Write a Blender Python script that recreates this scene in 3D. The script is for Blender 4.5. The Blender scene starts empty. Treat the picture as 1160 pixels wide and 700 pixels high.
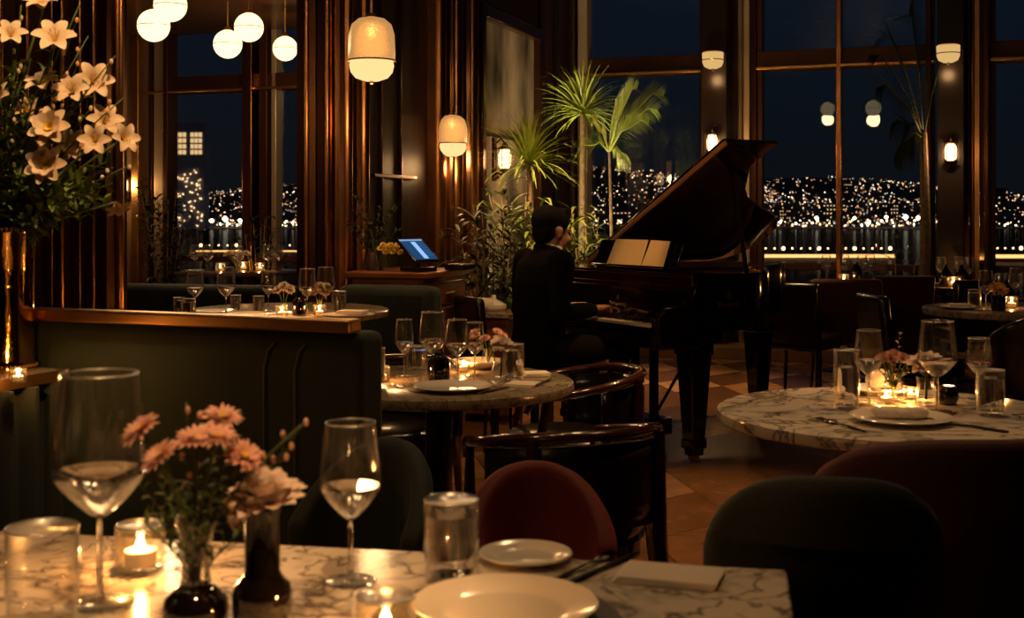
import bpy, math, random
from math import sin, cos, pi, radians, sqrt
from mathutils import Vector, Matrix
random.seed(7)
S = bpy.context.scene
COL = S.collection

# ------------------------------------------------------------------ camera / world / exposure
FPX, CXP, HZ, EYE = 1400.0, 580.0, 245.0, 1.3
cd = bpy.data.cameras.new('camera'); cam = bpy.data.objects.new('camera', cd); COL.objects.link(cam)
cam.location = (0, 0, EYE); cam.rotation_euler = (pi/2, 0, 0)
cd.sensor_width = 36; cd.lens = 36*FPX/1160; cd.shift_y = -(350-HZ)/1160
cd.clip_start = 0.05; cd.clip_end = 9000
cd.dof.use_dof = True; cd.dof.focus_distance = 6.0; cd.dof.aperture_fstop = 5.8
S.camera = cam
S.view_settings.view_transform = 'Standard'; S.view_settings.look = 'None'
S.view_settings.gamma = 1; S.view_settings.use_curve_mapping = False
S.view_settings.exposure = 0.0
S.cycles.max_bounces = 12; S.cycles.transparent_max_bounces = 32; S.cycles.transmission_bounces = 10
S.cycles.sample_clamp_indirect = 3.0; S.cycles.caustics_reflective = False; S.cycles.caustics_refractive = False
S.cycles.blur_glossy = 0.5
W = bpy.data.worlds.new('night'); S.world = W; W.use_nodes = True
wn = W.node_tree; bg = wn.nodes['Background']
tc = wn.nodes.new('ShaderNodeTexCoord'); sx = wn.nodes.new('ShaderNodeSeparateXYZ'); rp = wn.nodes.new('ShaderNodeValToRGB')
wn.links.new(tc.outputs['Generated'], sx.inputs[0]); wn.links.new(sx.outputs['Z'], rp.inputs[0]); wn.links.new(rp.outputs[0], bg.inputs[0])
rp.color_ramp.elements[0].position = 0.0; rp.color_ramp.elements[0].color = (.0042, .0052, .0062, 1)
rp.color_ramp.elements[1].position = 0.25; rp.color_ramp.elements[1].color = (.0032, .0078, .0165, 1)
bg.inputs[1].default_value = 1.0

WARM = (1.0, .55, .22); WARM2 = (1.0, .62, .30); AMBER = (1.0, .44, .12)
def light(name, kind, loc, energy, color=WARM, size=.05, parent=None, rot=None, spot=None, blend=.6):
    l = bpy.data.lights.new(name, kind); l.energy = energy; l.color = color
    if kind in ('POINT', 'SPOT'): l.shadow_soft_size = size
    if kind == 'SPOT': l.spot_size = radians(spot or 60); l.spot_blend = blend
    o = bpy.data.objects.new(name, l); COL.objects.link(o); o.location = loc
    if rot: o.rotation_euler = rot
    if parent: o.parent = parent
    return o

# ------------------------------------------------------------------ frames
ANG = radians(19.5)
UV = Vector((cos(ANG), -sin(ANG), 0)); VV = Vector((sin(ANG), cos(ANG), 0)); CORNER = Vector((.656, 12.25, 0))
def R(s, t, z=0.0):                       # room frame: s along the window wall, t from it into the room
    return CORNER + UV*s - VV*t + Vector((0, 0, z))
ROOM = Matrix(((UV.x, -VV.x, 0, CORNER.x), (UV.y, -VV.y, 0, CORNER.y), (0, 0, 1, 0), (0, 0, 0, 1)))
def P(px, py, d): return Vector(((px-CXP)/FPX*d, d, EYE-(py-HZ)/FPX*d))
def G(px, py, z): d = (EYE-z)*FPX/(py-HZ); return Vector(((px-CXP)/FPX*d, d, z))
def s_at(px, t=0.0):                      # where the sight line of column px meets the plane t
    k = (px-CXP)/FPX; c = CORNER - VV*t
    return (c.y*k-c.x)/(UV.x-UV.y*k)
def t_at(px, s=0.0):
    k = (px-CXP)/FPX; c = CORNER + UV*s
    return (c.x-c.y*k)/(VV.x-VV.y*k)

# ------------------------------------------------------------------ materials
MATS = {}
def nodes_of(m): return m.node_tree.nodes, m.node_tree.links
def mat(name, col=(.5, .5, .5), rough=.5, metal=0.0, coat=0.0, sheen=0.0, emit=None, estr=0.0, spec=.5, noise=0, nscale=20, bump=0, bscale=80, trans=0, ior=1.45, sub=0, stretch=None):
    if name in MATS: return MATS[name]
    m = bpy.data.materials.new(name); m.use_nodes = True; N, L = nodes_of(m); b = N['Principled BSDF']
    b.inputs['Base Color'].default_value = (*col, 1); b.inputs['Roughness'].default_value = rough
    b.inputs['Metallic'].default_value = metal; b.inputs['Coat Weight'].default_value = coat; b.inputs['Coat Roughness'].default_value = .06
    b.inputs['Sheen Weight'].default_value = sheen; b.inputs['Specular IOR Level'].default_value = spec
    b.inputs['Sheen Tint'].default_value = (min(1, col[0]*6+.1), min(1, col[1]*6+.1), min(1, col[2]*6+.1), 1)
    b.inputs['Transmission Weight'].default_value = trans; b.inputs['IOR'].default_value = ior
    if sub: b.inputs['Subsurface Weight'].default_value = sub; b.inputs['Subsurface Radius'].default_value = (.01, .006, .003)
    if emit: b.inputs['Emission Color'].default_value = (*emit, 1); b.inputs['Emission Strength'].default_value = estr
    if noise or bump:
        t = N.new('ShaderNodeTexCoord'); mp = N.new('ShaderNodeMapping'); L.new(t.outputs['Object'], mp.inputs[0])
        if stretch: mp.inputs['Scale'].default_value = stretch
    if noise:
        n = N.new('ShaderNodeTexNoise'); n.inputs['Scale'].default_value = nscale; n.inputs['Detail'].default_value = 6; L.new(mp.outputs[0], n.inputs[0])
        r = N.new('ShaderNodeValToRGB'); L.new(n.outputs[0], r.inputs[0])
        r.color_ramp.elements[0].position = .3; r.color_ramp.elements[0].color = (*[c*(1-noise) for c in col], 1)
        r.color_ramp.elements[1].position = .7; r.color_ramp.elements[1].color = (*[min(1, c*(1+noise)) for c in col], 1)
        L.new(r.outputs[0], b.inputs['Base Color'])
    if bump:
        n2 = N.new('ShaderNodeTexNoise'); n2.inputs['Scale'].default_value = bscale; n2.inputs['Detail'].default_value = 3; L.new(mp.outputs[0], n2.inputs[0])
        bm = N.new('ShaderNodeBump'); bm.inputs['Strength'].default_value = bump; bm.inputs['Distance'].default_value = .004
        L.new(n2.outputs[0], bm.inputs['Height']); L.new(bm.outputs[0], b.inputs['Normal'])
    MATS[name] = m; return m
def emat(name, col=(1, 1, 1), strength=1, sample=True):
    if name in MATS: return MATS[name]
    m = bpy.data.materials.new(name); m.use_nodes = True; N, L = nodes_of(m); N.remove(N['Principled BSDF'])
    e = N.new('ShaderNodeEmission'); e.inputs[0].default_value = (*col, 1); e.inputs[1].default_value = strength
    L.new(e.outputs[0], N['Material Output'].inputs[0])
    if not sample: m.cycles.emission_sampling = 'NONE'
    MATS[name] = m; return m
def thin_glass(name, tint=(1, 1, 1), base=.05, edge=.85, power=3.0, rough=.015, soft=0.0):
    m = bpy.data.materials.new(name); m.use_nodes = True; N, L = nodes_of(m); N.remove(N['Principled BSDF'])
    t = N.new('ShaderNodeBsdfTransparent'); t.inputs[0].default_value = (*tint, 1)
    ga = N.new('ShaderNodeBsdfGlossy'); ga.inputs['Roughness'].default_value = rough; ga.inputs['Color'].default_value = (1, 1, 1, 1)
    gb = N.new('ShaderNodeBsdfGlossy'); gb.inputs['Roughness'].default_value = .32; gb.inputs['Color'].default_value = (1, 1, 1, 1)
    g = N.new('ShaderNodeMixShader'); g.inputs[0].default_value = soft; L.new(ga.outputs[0], g.inputs[1]); L.new(gb.outputs[0], g.inputs[2])
    lw = N.new('ShaderNodeLayerWeight'); lw.inputs[0].default_value = .5
    pw = N.new('ShaderNodeMath'); pw.operation = 'POWER'; pw.inputs[1].default_value = power; L.new(lw.outputs['Facing'], pw.inputs[0])
    mu = N.new('ShaderNodeMath'); mu.operation = 'MULTIPLY_ADD'; mu.inputs[1].default_value = edge; mu.inputs[2].default_value = base; L.new(pw.outputs[0], mu.inputs[0])
    mx = N.new('ShaderNodeMixShader'); L.new(mu.outputs[0], mx.inputs[0]); L.new(t.outputs[0], mx.inputs[1]); L.new(g.outputs[0], mx.inputs[2])
    L.new(mx.outputs[0], N['Material Output'].inputs[0]); MATS[name] = m; return m
def marble_mat(name, base, vein, scale=3.0, vw=.14):
    m = bpy.data.materials.new(name); m.use_nodes = True; N, L = nodes_of(m); b = N['Principled BSDF']
    t = N.new('ShaderNodeTexCoord')
    nz = N.new('ShaderNodeTexNoise'); nz.inputs['Scale'].default_value = scale*1.1; nz.inputs['Detail'].default_value = 5; L.new(t.outputs['Object'], nz.inputs[0])
    mixv = N.new('ShaderNodeMixRGB'); mixv.inputs[0].default_value = .33; L.new(t.outputs['Object'], mixv.inputs[1]); L.new(nz.outputs['Color'], mixv.inputs[2])
    vo = N.new('ShaderNodeTexVoronoi'); vo.feature = 'DISTANCE_TO_EDGE'; vo.inputs['Scale'].default_value = scale*2.2; L.new(mixv.outputs[0], vo.inputs[0])
    r = N.new('ShaderNodeValToRGB'); L.new(vo.outputs['Distance'], r.inputs[0])
    e = r.color_ramp.elements; e[0].position = 0.0; e[0].color = (1, 1, 1, 1); e[1].position = vw; e[1].color = (0, 0, 0, 1)
    mid = r.color_ramp.elements.new(vw*.3); mid.color = (.45, .45, .45, 1)
    n2 = N.new('ShaderNodeTexNoise'); n2.inputs['Scale'].default_value = scale*2.0; n2.inputs['Detail'].default_value = 6; L.new(t.outputs['Object'], n2.inputs[0])
    r2 = N.new('ShaderNodeValToRGB'); L.new(n2.outputs[0], r2.inputs[0]); r2.color_ramp.elements[0].position = .42; r2.color_ramp.elements[1].position = .62
    mu = N.new('ShaderNodeMath'); mu.operation = 'MULTIPLY'; L.new(r.outputs[0], mu.inputs[0]); L.new(r2.outputs[0], mu.inputs[1])
    n3 = N.new('ShaderNodeTexNoise'); n3.inputs['Scale'].default_value = scale*.9; n3.inputs['Detail'].default_value = 8; n3.inputs['Distortion'].default_value = 2.5; L.new(t.outputs['Object'], n3.inputs[0])
    r3 = N.new('ShaderNodeValToRGB'); L.new(n3.outputs[0], r3.inputs[0]); e3 = r3.color_ramp.elements
    e3[0].position = .47; e3[0].color = (0, 0, 0, 1); e3[1].position = .53; e3[1].color = (0, 0, 0, 1); k = e3.new(.5); k.color = (.9, .9, .9, 1)
    ad = N.new('ShaderNodeMath'); ad.operation = 'MAXIMUM'; L.new(mu.outputs[0], ad.inputs[0]); L.new(r3.outputs[0], ad.inputs[1])
    mc = N.new('ShaderNodeMixRGB'); mc.inputs[1].default_value = (*base, 1); mc.inputs[2].default_value = (*vein, 1); L.new(ad.outputs[0], mc.inputs[0])
    L.new(mc.outputs[0], b.inputs['Base Color']); b.inputs['Roughness'].default_value = .16
    MATS[name] = m; return m
def floor_mat():
    m = bpy.data.materials.new('rhomb_stone_floor'); m.use_nodes = True; N, L = nodes_of(m); b = N['Principled BSDF']
    t = N.new('ShaderNodeTexCoord'); sp = N.new('ShaderNodeSeparateXYZ'); L.new(t.outputs['Object'], sp.inputs[0])
    def math_(op, a, b_, c=None):
        n = N.new('ShaderNodeMath'); n.operation = op
        for i, x in enumerate((a, b_, c)):
            if x is None: continue
            if isinstance(x, (int, float)): n.inputs[i].default_value = x
            else: L.new(x, n.inputs[i])
        return n.outputs[0]
    x = math_('DIVIDE', sp.outputs['X'], .52); y = math_('DIVIDE', sp.outputs['Y'], .92)
    p = math_('ADD', x, y); q = math_('SUBTRACT', x, y)
    fp = math_('FLOOR', p, None); fq = math_('FLOOR', q, None)
    cb = N.new('ShaderNodeCombineXYZ'); L.new(fp, cb.inputs[0]); L.new(fq, cb.inputs[1])
    wnz = N.new('ShaderNodeTexWhiteNoise'); wnz.noise_dimensions = '2D'; L.new(cb.outputs[0], wnz.inputs[0])
    par = math_('MODULO', math_('ABSOLUTE', math_('ADD', fp, fq), None), 2.0)
    mixp = math_('ADD', math_('MULTIPLY', par, .42), math_('MULTIPLY', wnz.outputs['Value'], .58))
    r = N.new('ShaderNodeValToRGB'); L.new(mixp, r.inputs[0]); e = r.color_ramp.elements
    e[0].position = .1; e[0].color = (.075, .034, .014, 1); e[1].position = .9; e[1].color = (.40, .225, .110, 1)
    k = e.new(.45); k.color = (.16, .070, .027, 1)
    n = N.new('ShaderNodeTexNoise'); n.inputs['Scale'].default_value = 5; n.inputs['Detail'].default_value = 7; n.inputs['Distortion'].default_value = 1.5; L.new(t.outputs['Object'], n.inputs[0])
    r2 = N.new('ShaderNodeValToRGB'); L.new(n.outputs[0], r2.inputs[0]); r2.color_ramp.elements[0].position = .35; r2.color_ramp.elements[0].color = (.80, .80, .80, 1); r2.color_ramp.elements[1].position = .65; r2.color_ramp.elements[1].color = (1.15, 1.1, 1.0, 1)
    mm = N.new('ShaderNodeMixRGB'); mm.blend_type = 'MULTIPLY'; mm.inputs[0].default_value = 1; L.new(r.outputs[0], mm.inputs[1]); L.new(r2.outputs[0], mm.inputs[2])
    # joints
    gp = math_('MINIMUM', math_('FRACT', p, None), math_('FRACT', q, None))
    jl = math_('LESS_THAN', gp, .012)
    mj = N.new('ShaderNodeMixRGB'); L.new(jl, mj.inputs[0]); L.new(mm.outputs[0], mj.inputs[1]); mj.inputs[2].default_value = (.02, .01, .005, 1)
    L.new(mj.outputs[0], b.inputs['Base Color']); b.inputs['Roughness'].default_value = .27
    return m

copper = mat('copper', (.40, .18, .072), .27, 1.0, noise=.25, nscale=6, bump=.08, bscale=12)
copper_d = mat('dark_copper', (.07, .026, .011), .3, .9, coat=.6)
brass = mat('brass', (.72, .41, .15), .34, 1.0, noise=.12, nscale=9)
bronze_frame = mat('bronze_window_frame', (.070, .026, .012), .4, .5)
cream_metal = mat('champagne_mullion', (.55, .42, .27), .35, .55)
wood_panel = mat('walnut_panel', (.030, .010, .005), .45, 0, spec=.25, noise=.4, nscale=4, stretch=(6, 6, .6))
wood_red = mat('cherry_veneer', (.20, .066, .022), .3, 0, coat=.3, noise=.35, nscale=5, stretch=(1, 1, 9))
dark_wall = mat('dark_plaster', (.020, .011, .007), .55)
ceil_mat = mat('lacquered_ceiling', (.12, .060, .030), .22, .3)
black_lac = mat('black_lacquer', (.0035, .003, .003), .07, 0, coat=1)
red_lac = mat('mahogany_highlight_lacquer', (.016, .004, .003), .09, 0, coat=1)
green_vel = mat('green_velvet', (.011, .019, .008), .75, sheen=.55, bump=.3, bscale=200, noise=.3, nscale=7)
green_vel_d = mat('dark_green_velvet', (.0065, .0115, .0075), .75, sheen=.5, bump=.3, bscale=200, noise=.3, nscale=7)
burg = mat('burgundy_velvet', (.105, .010, .009), .7, sheen=.5, bump=.3, bscale=200, noise=.3, nscale=7)
burg_d = mat('dark_burgundy_velvet', (.045, .005, .005), .7, sheen=.4, bump=.3, bscale=200)
leather = mat('black_leather', (.010, .006, .005), .25, 0, coat=.3, bump=.2, bscale=60)
brownwood = mat('polished_brown_wood', (.045, .012, .006), .18, 0, coat=1)
blackwood = mat('ebonised_wood', (.012, .006, .004), .2, 0, coat=.7)
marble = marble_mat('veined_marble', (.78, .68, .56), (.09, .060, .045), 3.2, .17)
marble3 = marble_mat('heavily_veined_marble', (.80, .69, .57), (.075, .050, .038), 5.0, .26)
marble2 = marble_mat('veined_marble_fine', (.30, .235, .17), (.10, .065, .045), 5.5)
porcelain = mat('porcelain', (.80, .74, .66), .18, 0, coat=.4)
linen = mat('linen', (.78, .68, .58), .85, sheen=.2, bump=.3, bscale=300)
charger_m = mat('dark_charger', (.045, .028, .018), .35, .2)
steel = mat('polished_steel', (.55, .48, .40), .15, 1.0)
steel_d = mat('dark_steel', (.14, .11, .09), .2, 1.0)
wax = mat('wax', (.9, .72, .45), .5, emit=(1, .48, .15), estr=.30, sub=.2)  # faint emission paints the flame's glow into the wax
flame_m = emat('flame', (1, .60, .24), 42, False)
glass = thin_glass('clear_glass', (1, 1, 1), .045, .95, 2.4, soft=.22)
rim_glass = thin_glass('rim_glass', (1, 1, 1), .6, .4, 1.5, .05, soft=.6)
holder_glass = thin_glass('amber_tinted_glass', (1, .95, .86), .07, .75, 2.4, .04, soft=.12)  # the glass itself is tinted faintly amber
pane_glass = thin_glass('window_glass', (.95, .96, .97), .022, .5, 4.0, .008)
smoked = mat('smoked_glass', (.006, .004, .004), .06, 0, coat=1)
liquid = mat('water', (1, .97, .93), .0, trans=1, ior=1.33)
globe_m = emat('opal_glass', (1, .72, .34), 2.4)
skin_m = mat('skin', (.52, .26, .17), .5, sub=.1)
suit_m = mat('black_wool', (.0028, .0024, .0026), .9, spec=.15)
trouser_m = mat('charcoal_wool', (.010, .006, .005), .9, spec=.2)
shirt_m = mat('white_cotton', (.75, .70, .62), .8)
hair_m = mat('black_hair', (.005, .0035, .003), .75, spec=.2, bump=.5, bscale=120)
leaf_lit = mat('palm_leaf', (.16, .24, .035), .42, noise=.35, nscale=4)  # greens stepped from lit to dark, putting light into the leaf colour
leaf_crown = mat('crown_leaf', (.26, .34, .05), .45, noise=.3, nscale=4)  # brighter copy of the green, painting light onto the palm crowns
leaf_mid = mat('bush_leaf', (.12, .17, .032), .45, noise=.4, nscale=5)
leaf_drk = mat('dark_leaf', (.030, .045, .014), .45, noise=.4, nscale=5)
trunk_m = mat('palm_trunk', (.20, .14, .08), .8, noise=.4, nscale=30, bump=.6, bscale=40)
stem_m = mat('flower_stem', (.07, .10, .025), .5)
petal_cream = mat('cream_petal', (.85, .66, .46), .55, noise=.12, nscale=30)
petal_pink = mat('pink_petal', (.86, .46, .36), .55, noise=.2, nscale=40)
petal_white = mat('white_petal', (.90, .72, .60), .55)
petal_peach = mat('peach_petal', (.85, .42, .18), .55)
petal_yel = mat('yellow_centre', (.80, .55, .10), .6)
pot_m = mat('dark_ceramic_pot', (.03, .02, .016), .35)

# ------------------------------------------------------------------ mesh builder
class MB:
    def __init__(s): s.v = []; s.f = []; s.mi = []; s.M = Matrix(); s.m = 0
    def add(s, vs, fs, m=None):
        o = len(s.v); s.v += [s.M @ Vector(v) for v in vs]; s.f += [tuple(i+o for i in f) for f in fs]; s.mi += [s.m if m is None else m]*len(fs)
    def box(s, c, size, rot=None, m=None, taper=1.0):
        a, b, h = size[0]/2, size[1]/2, size[2]/2
        vs = [Vector((x*(taper if z < 0 else 1), y*(taper if z < 0 else 1), z)) for z in (-h, h) for x, y in ((-a, -b), (a, -b), (a, b), (-a, b))]
        if rot is not None: vs = [rot @ v for v in vs]
        s.add([v+Vector(c) for v in vs], [(3, 2, 1, 0), (4, 5, 6, 7), (0, 1, 5, 4), (1, 2, 6, 5), (2, 3, 7, 6), (3, 0, 4, 7)], m)
    def bb(s, x0, x1, y0, y1, z0, z1, m=None): s.box(((x0+x1)/2, (y0+y1)/2, (z0+z1)/2), (abs(x1-x0), abs(y1-y0), abs(z1-z0)), None, m)
    def lathe(s, prof, n=24, c=(0, 0, 0), m=None, sx=1, sy=1, rot=None):
        vs = []; fs = []
        for r, z in prof:
            for i in range(n):
                a = 2*pi*i/n; v = Vector((r*cos(a)*sx, r*sin(a)*sy, z))
                if rot is not None: v = rot @ v
                vs.append(v+Vector(c))
        for k in range(len(prof)-1):
            for i in range(n):
                j = (i+1) % n; fs.append((k*n+i, k*n+j, (k+1)*n+j, (k+1)*n+i))
        if prof[0][0] > 1e-6: fs.append(tuple(reversed(range(n)))) if prof[0] != prof[-1] else None
        if prof[-1][0] > 1e-6 and prof[0] != prof[-1]: fs.append(tuple(range((len(prof)-1)*n, len(prof)*n)))
        s.add(vs, [f for f in fs if f], m)
    def tube(s, pts, rad, n=8, m=None, flat=1.0, cap=True, up=None):
        pts = [Vector(p) for p in pts]; rad = rad if isinstance(rad, (list, tuple)) else [rad]*len(pts)
        vs = []; fs = []; prev = None
        for i, p in enumerate(pts):
            d = (pts[min(i+1, len(pts)-1)]-pts[max(i-1, 0)])
            if d.length < 1e-9: d = Vector((0, 0, 1))
            d.normalize()
            if prev is None:
                a = Vector(up) if up is not None else (Vector((0, 0, 1)) if abs(d.z) < .9 else Vector((1, 0, 0)))
            else: a = prev
            x = (a-d*a.dot(d)); x.normalize(); y = d.cross(x); prev = x
            for j in range(n):
                t = 2*pi*j/n; vs.append(p+x*cos(t)*rad[i]*flat+y*sin(t)*rad[i])
        for k in range(len(pts)-1):
            for j in range(n):
                q = (j+1) % n; fs.append((k*n+j, k*n+q, (k+1)*n+q, (k+1)*n+j))
        if cap: fs.append(tuple(reversed(range(n)))); fs.append(tuple(range((len(pts)-1)*n, len(pts)*n)))
        s.add(vs, fs, m)
    def sphere(s, c, r, nu=16, nv=10, m=None, rot=None):
        r = r if isinstance(r, (tuple, list)) else (r, r, r)
        vs = [Vector((0, 0, r[2]))]
        for i in range(1, nv):
            for j in range(nu):
                a = pi*i/nv; b = 2*pi*j/nu; vs.append(Vector((r[0]*sin(a)*cos(b), r[1]*sin(a)*sin(b), r[2]*cos(a))))
        vs.append(Vector((0, 0, -r[2]))); fs = []
        for j in range(nu): fs.append((0, 1+j, 1+(j+1) % nu))
        for i in range(nv-2):
            for j in range(nu):
                a = 1+i*nu; q = (j+1) % nu; fs.append((a+j, a+nu+j, a+nu+q, a+q))
        a = 1+(nv-2)*nu
        for j in range(nu): fs.append((a+j, len(vs)-1, a+(j+1) % nu))
        if rot is not None: vs = [rot @ v for v in vs]
        s.add([v+Vector(c) for v in vs], fs, m)
    def prism(s, poly, z0, z1, m=None):
        n = len(poly); vs = [(x, y, z0) for x, y in poly]+[(x, y, z1) for x, y in poly]
        s.add(vs, [tuple(reversed(range(n))), tuple(range(n, 2*n))]+[(i, (i+1) % n, n+(i+1) % n, n+i) for i in range(n)], m)
    def blade(s, base, d, length, width, droop=.4, n=5, up=(0, 0, 1), fold=.2, m=None, shape=None):
        d = Vector(d).normalized(); base = Vector(base); side = d.cross(Vector(up))
        if side.length < .01: side = d.cross(Vector((1, 0, 0)))
        side.normalize(); nrm = side.cross(d); p = base.copy(); vs = []; fs = []; step = length/n
        for i in range(n+1):
            t = i/n; w = width*(shape(t) if shape else (sin(pi*min(1, t*.92+.06))**.7))
            vs += [p-side*w/2+nrm*fold*w, p.copy(), p+side*w/2+nrm*fold*w]
            d = (d+Vector((0, 0, -1))*droop/n*(t*2)).normalized(); p = p+d*step; nrm = side.cross(d)
        for i in range(n):
            a = i*3; fs += [(a, a+1, a+4, a+3), (a+1, a+2, a+5, a+4)]
        s.add(vs, fs, m)
    def build(s, name, mats, parent=None, smooth=35, bevel=0, solid=0, subsurf=0, loc=None, remesh=0, rotz=0):
        me = bpy.data.meshes.new(name); me.from_pydata([tuple(v) for v in s.v], [], s.f)
        for m in (mats if isinstance(mats, (list, tuple)) else [mats]): me.materials.append(m)
        me.polygons.foreach_set('material_index', s.mi)
        if smooth:
            me.polygons.foreach_set('use_smooth', [True]*len(me.polygons))
            if smooth < 180: me.set_sharp_from_angle(angle=radians(smooth))
        me.update(); o = bpy.data.objects.new(name, me); COL.objects.link(o)
        if parent: o.parent = parent
        if loc is not None: o.location = loc
        if rotz: o.rotation_euler.z = rotz
        if remesh:
            q = o.modifiers.new('r', 'REMESH'); q.mode = 'VOXEL'; q.voxel_size = remesh; q.use_smooth_shade = True
            q = o.modifiers.new('s', 'SMOOTH'); q.factor = .5; q.iterations = 4
        if solid: q = o.modifiers.new('s', 'SOLIDIFY'); q.thickness = solid; q.offset = 0
        if bevel: q = o.modifiers.new('b', 'BEVEL'); q.width = bevel; q.segments = 3; q.limit_method = 'ANGLE'; q.angle_limit = radians(40); q.harden_normals = False
        if subsurf: q = o.modifiers.new('u', 'SUBSURF'); q.levels = subsurf; q.render_levels = subsurf
        return o
def tag(o, label=None, cat=None, group=None, kind=None):
    if label: o['label'] = label
    if cat: o['category'] = cat
    if group: o['group'] = group
    if kind: o['kind'] = kind
    return o
def thing(name, loc, label, cat, rz=0, group=None, scale=1):
    o = bpy.data.objects.new(name, None); COL.objects.link(o); o.location = loc; o.rotation_euler.z = rz; o.empty_display_size = .05
    o.scale = (scale,)*3 if isinstance(scale, (int, float)) else scale
    return tag(o, label, cat, group)
def copy_tree(o, parent=None):
    c = o.copy(); COL.objects.link(c)
    if parent: c.parent = parent
    for ch in KIDS.get(o.name, []): copy_tree(ch, c)
    return c
KIDS = {}
def kids(o):
    ks = [c for c in COL.objects if c.parent == o]; KIDS[o.name] = ks
    for c in ks: kids(c)
PROTO = {}
def place(key, fn, loc, label, cat, rz=0, group=None, scale=1):
    """the first of a kind is built, every further one is a copy of it and of its parts"""
    if key not in PROTO:
        o = thing(key.split(':')[0], loc, label, cat, rz, group); fn(o); kids(o); PROTO[key] = o
    else: o = copy_tree(PROTO[key])
    o.location = loc; o.rotation_euler.z = rz; o.scale = (scale,)*3 if isinstance(scale, (int, float)) else scale
    o['label'] = label; o['category'] = cat
    if group: o['group'] = group
    elif 'group' in o: del o['group']
    return o
def structure(name, mb, m, **k):
    o = mb.build(name, m, **k); o.matrix_world = ROOM.copy(); return tag(o, kind='structure')
Rx = lambda a: Matrix.Rotation(a, 3, 'X'); Ry = lambda a: Matrix.Rotation(a, 3, 'Y'); Rz = lambda a: Matrix.Rotation(a, 3, 'Z')

# ================================================================== SETTING
CEIL, SCEIL = 3.8, 3.32
t_op0, t_op1 = t_at(337, -.2), t_at(136)       # the opening to the side dining room in the wall on the left
T_BACK, S_RIGHT, S_SIDE, T_SIDE = 16.0, 8.2, -5.9, 9.0
b = MB(); b.bb(S_SIDE-.2, S_RIGHT+.2, -.2, T_BACK+.2, -.12, 0); structure('floor', b, floor_mat(), smooth=0)
b = MB(); b.bb(0, S_RIGHT, 0, T_BACK, CEIL, CEIL+.15); structure('ceiling', b, mat('dark_ceiling', (.05, .03, .02), .4), smooth=0)
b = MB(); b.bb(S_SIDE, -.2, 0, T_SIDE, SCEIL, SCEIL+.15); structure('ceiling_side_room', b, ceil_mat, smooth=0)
b = MB()
b.bb(-.2, 0, -.02, t_op0, 0, CEIL); b.bb(-.2, 0, t_op1, T_BACK, 0, CEIL); b.bb(-.2, 0, t_op0, t_op1, SCEIL+.2, CEIL)
structure('wall_left', b, wood_panel, smooth=0)
b = MB(); b.bb(S_RIGHT, S_RIGHT+.2, 0, T_BACK, 0, CEIL); structure('wall_right', b, dark_wall, smooth=0)
b = MB(); b.bb(0, S_RIGHT, T_BACK, T_BACK+.2, 0, CEIL); structure('wall_back', b, dark_wall, smooth=0)
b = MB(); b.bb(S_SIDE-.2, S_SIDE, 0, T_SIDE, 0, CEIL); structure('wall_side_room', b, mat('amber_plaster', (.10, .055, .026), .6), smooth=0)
b = MB(); b.bb(S_SIDE, -.2, T_SIDE, T_SIDE+.2, 0, CEIL); structure('wall_side_room_back', b, dark_wall, smooth=0)

# window wall: frame pieces + panes
TR0, TR1 = 2.70, 2.85
def win(n, s0, s1, frame_m=bronze_frame, bars=()):
    b = MB()
    b.bb(s0, s1, -.14, .04, TR0, TR1); b.bb(s0, s1, -.16, .10, TR0-.03, TR0-.002, 1)     # transom with a lit brass lip
    b.bb(s0, s1, -.12, .02, 0, .18); b.bb(s0, s1, -.12, .02, .80, .86); b.bb(s0, s1, -.12, .02, CEIL-.1, CEIL)
    b.bb(s0, s0+.05, -.12, .03, 0, CEIL); b.bb(s1-.05, s1, -.12, .03, 0, CEIL)
    o = structure('window_%d' % n, b, [frame_m, brass], bevel=.006)
    p = MB()
    for z0, z1 in ((.18, .80), (.86, TR0-.03), (TR1, CEIL-.1)): p.bb(s0+.05, s1-.05, -.055, -.045, z0, z1)
    g = p.build('window_pane', pane_glass, smooth=0, parent=o); g.matrix_parent_inverse = Matrix()
    for k, (a, w, mt, pr) in enumerate(bars):
        q = MB(); q.bb(a-w/2, a+w/2, -.1, pr, 0, CEIL); q.build('mullion', mt, bevel=.008, parent=o)
    return o
sp1a, sp1b, sp1c = s_at(801), s_at(834), s_at(858)
sp2a, sp2b, sp2c = s_at(1062), s_at(1092), s_at(1121)
win(1, 0.02, sp1a-.02, bars=((s_at(662), .10, cream_metal, .08),))
win(2, sp1c, sp2a-.02, bars=((s_at(951), .05, copper, .10), (s_at(1052), .05, bronze_frame, .12)))
win(3, sp2c, S_RIGHT, bars=((s_at(1121)+1.6, .08, bronze_frame, .08),))
win(4, s_at(170), -.22, bars=((s_at(183), .12, cream_metal, .06), (s_at(193), .06, bronze_frame, .10), (s_at(287), .12, copper, .14), (s_at(301), .10, bronze_frame, .06), (s_at(312), .06, cream_metal, .04)))
b = MB(); b.bb(S_SIDE, s_at(170), -.2, .05, 0, CEIL); structure('wall_window_side', b, mat('lit_plaster', (.22, .13, .06), .6), smooth=0)  # paler plaster copy with the sconce light put into its colour
b = MB(); b.bb(s_at(157), s_at(165), .05, .14, 0, SCEIL); structure('trim_1', b, brass, bevel=.01)
b = MB(); b.bb(-.2, 0.02, -.2, .03, 0, CEIL); structure('wall_window_corner', b, dark_wall, smooth=0)
b = MB(); b.bb(.05, S_RIGHT, .12, .55, 0, .12); structure('trim_2', b, mat('stone_ledge', (.30, .16, .09), .3), bevel=.01)

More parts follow.
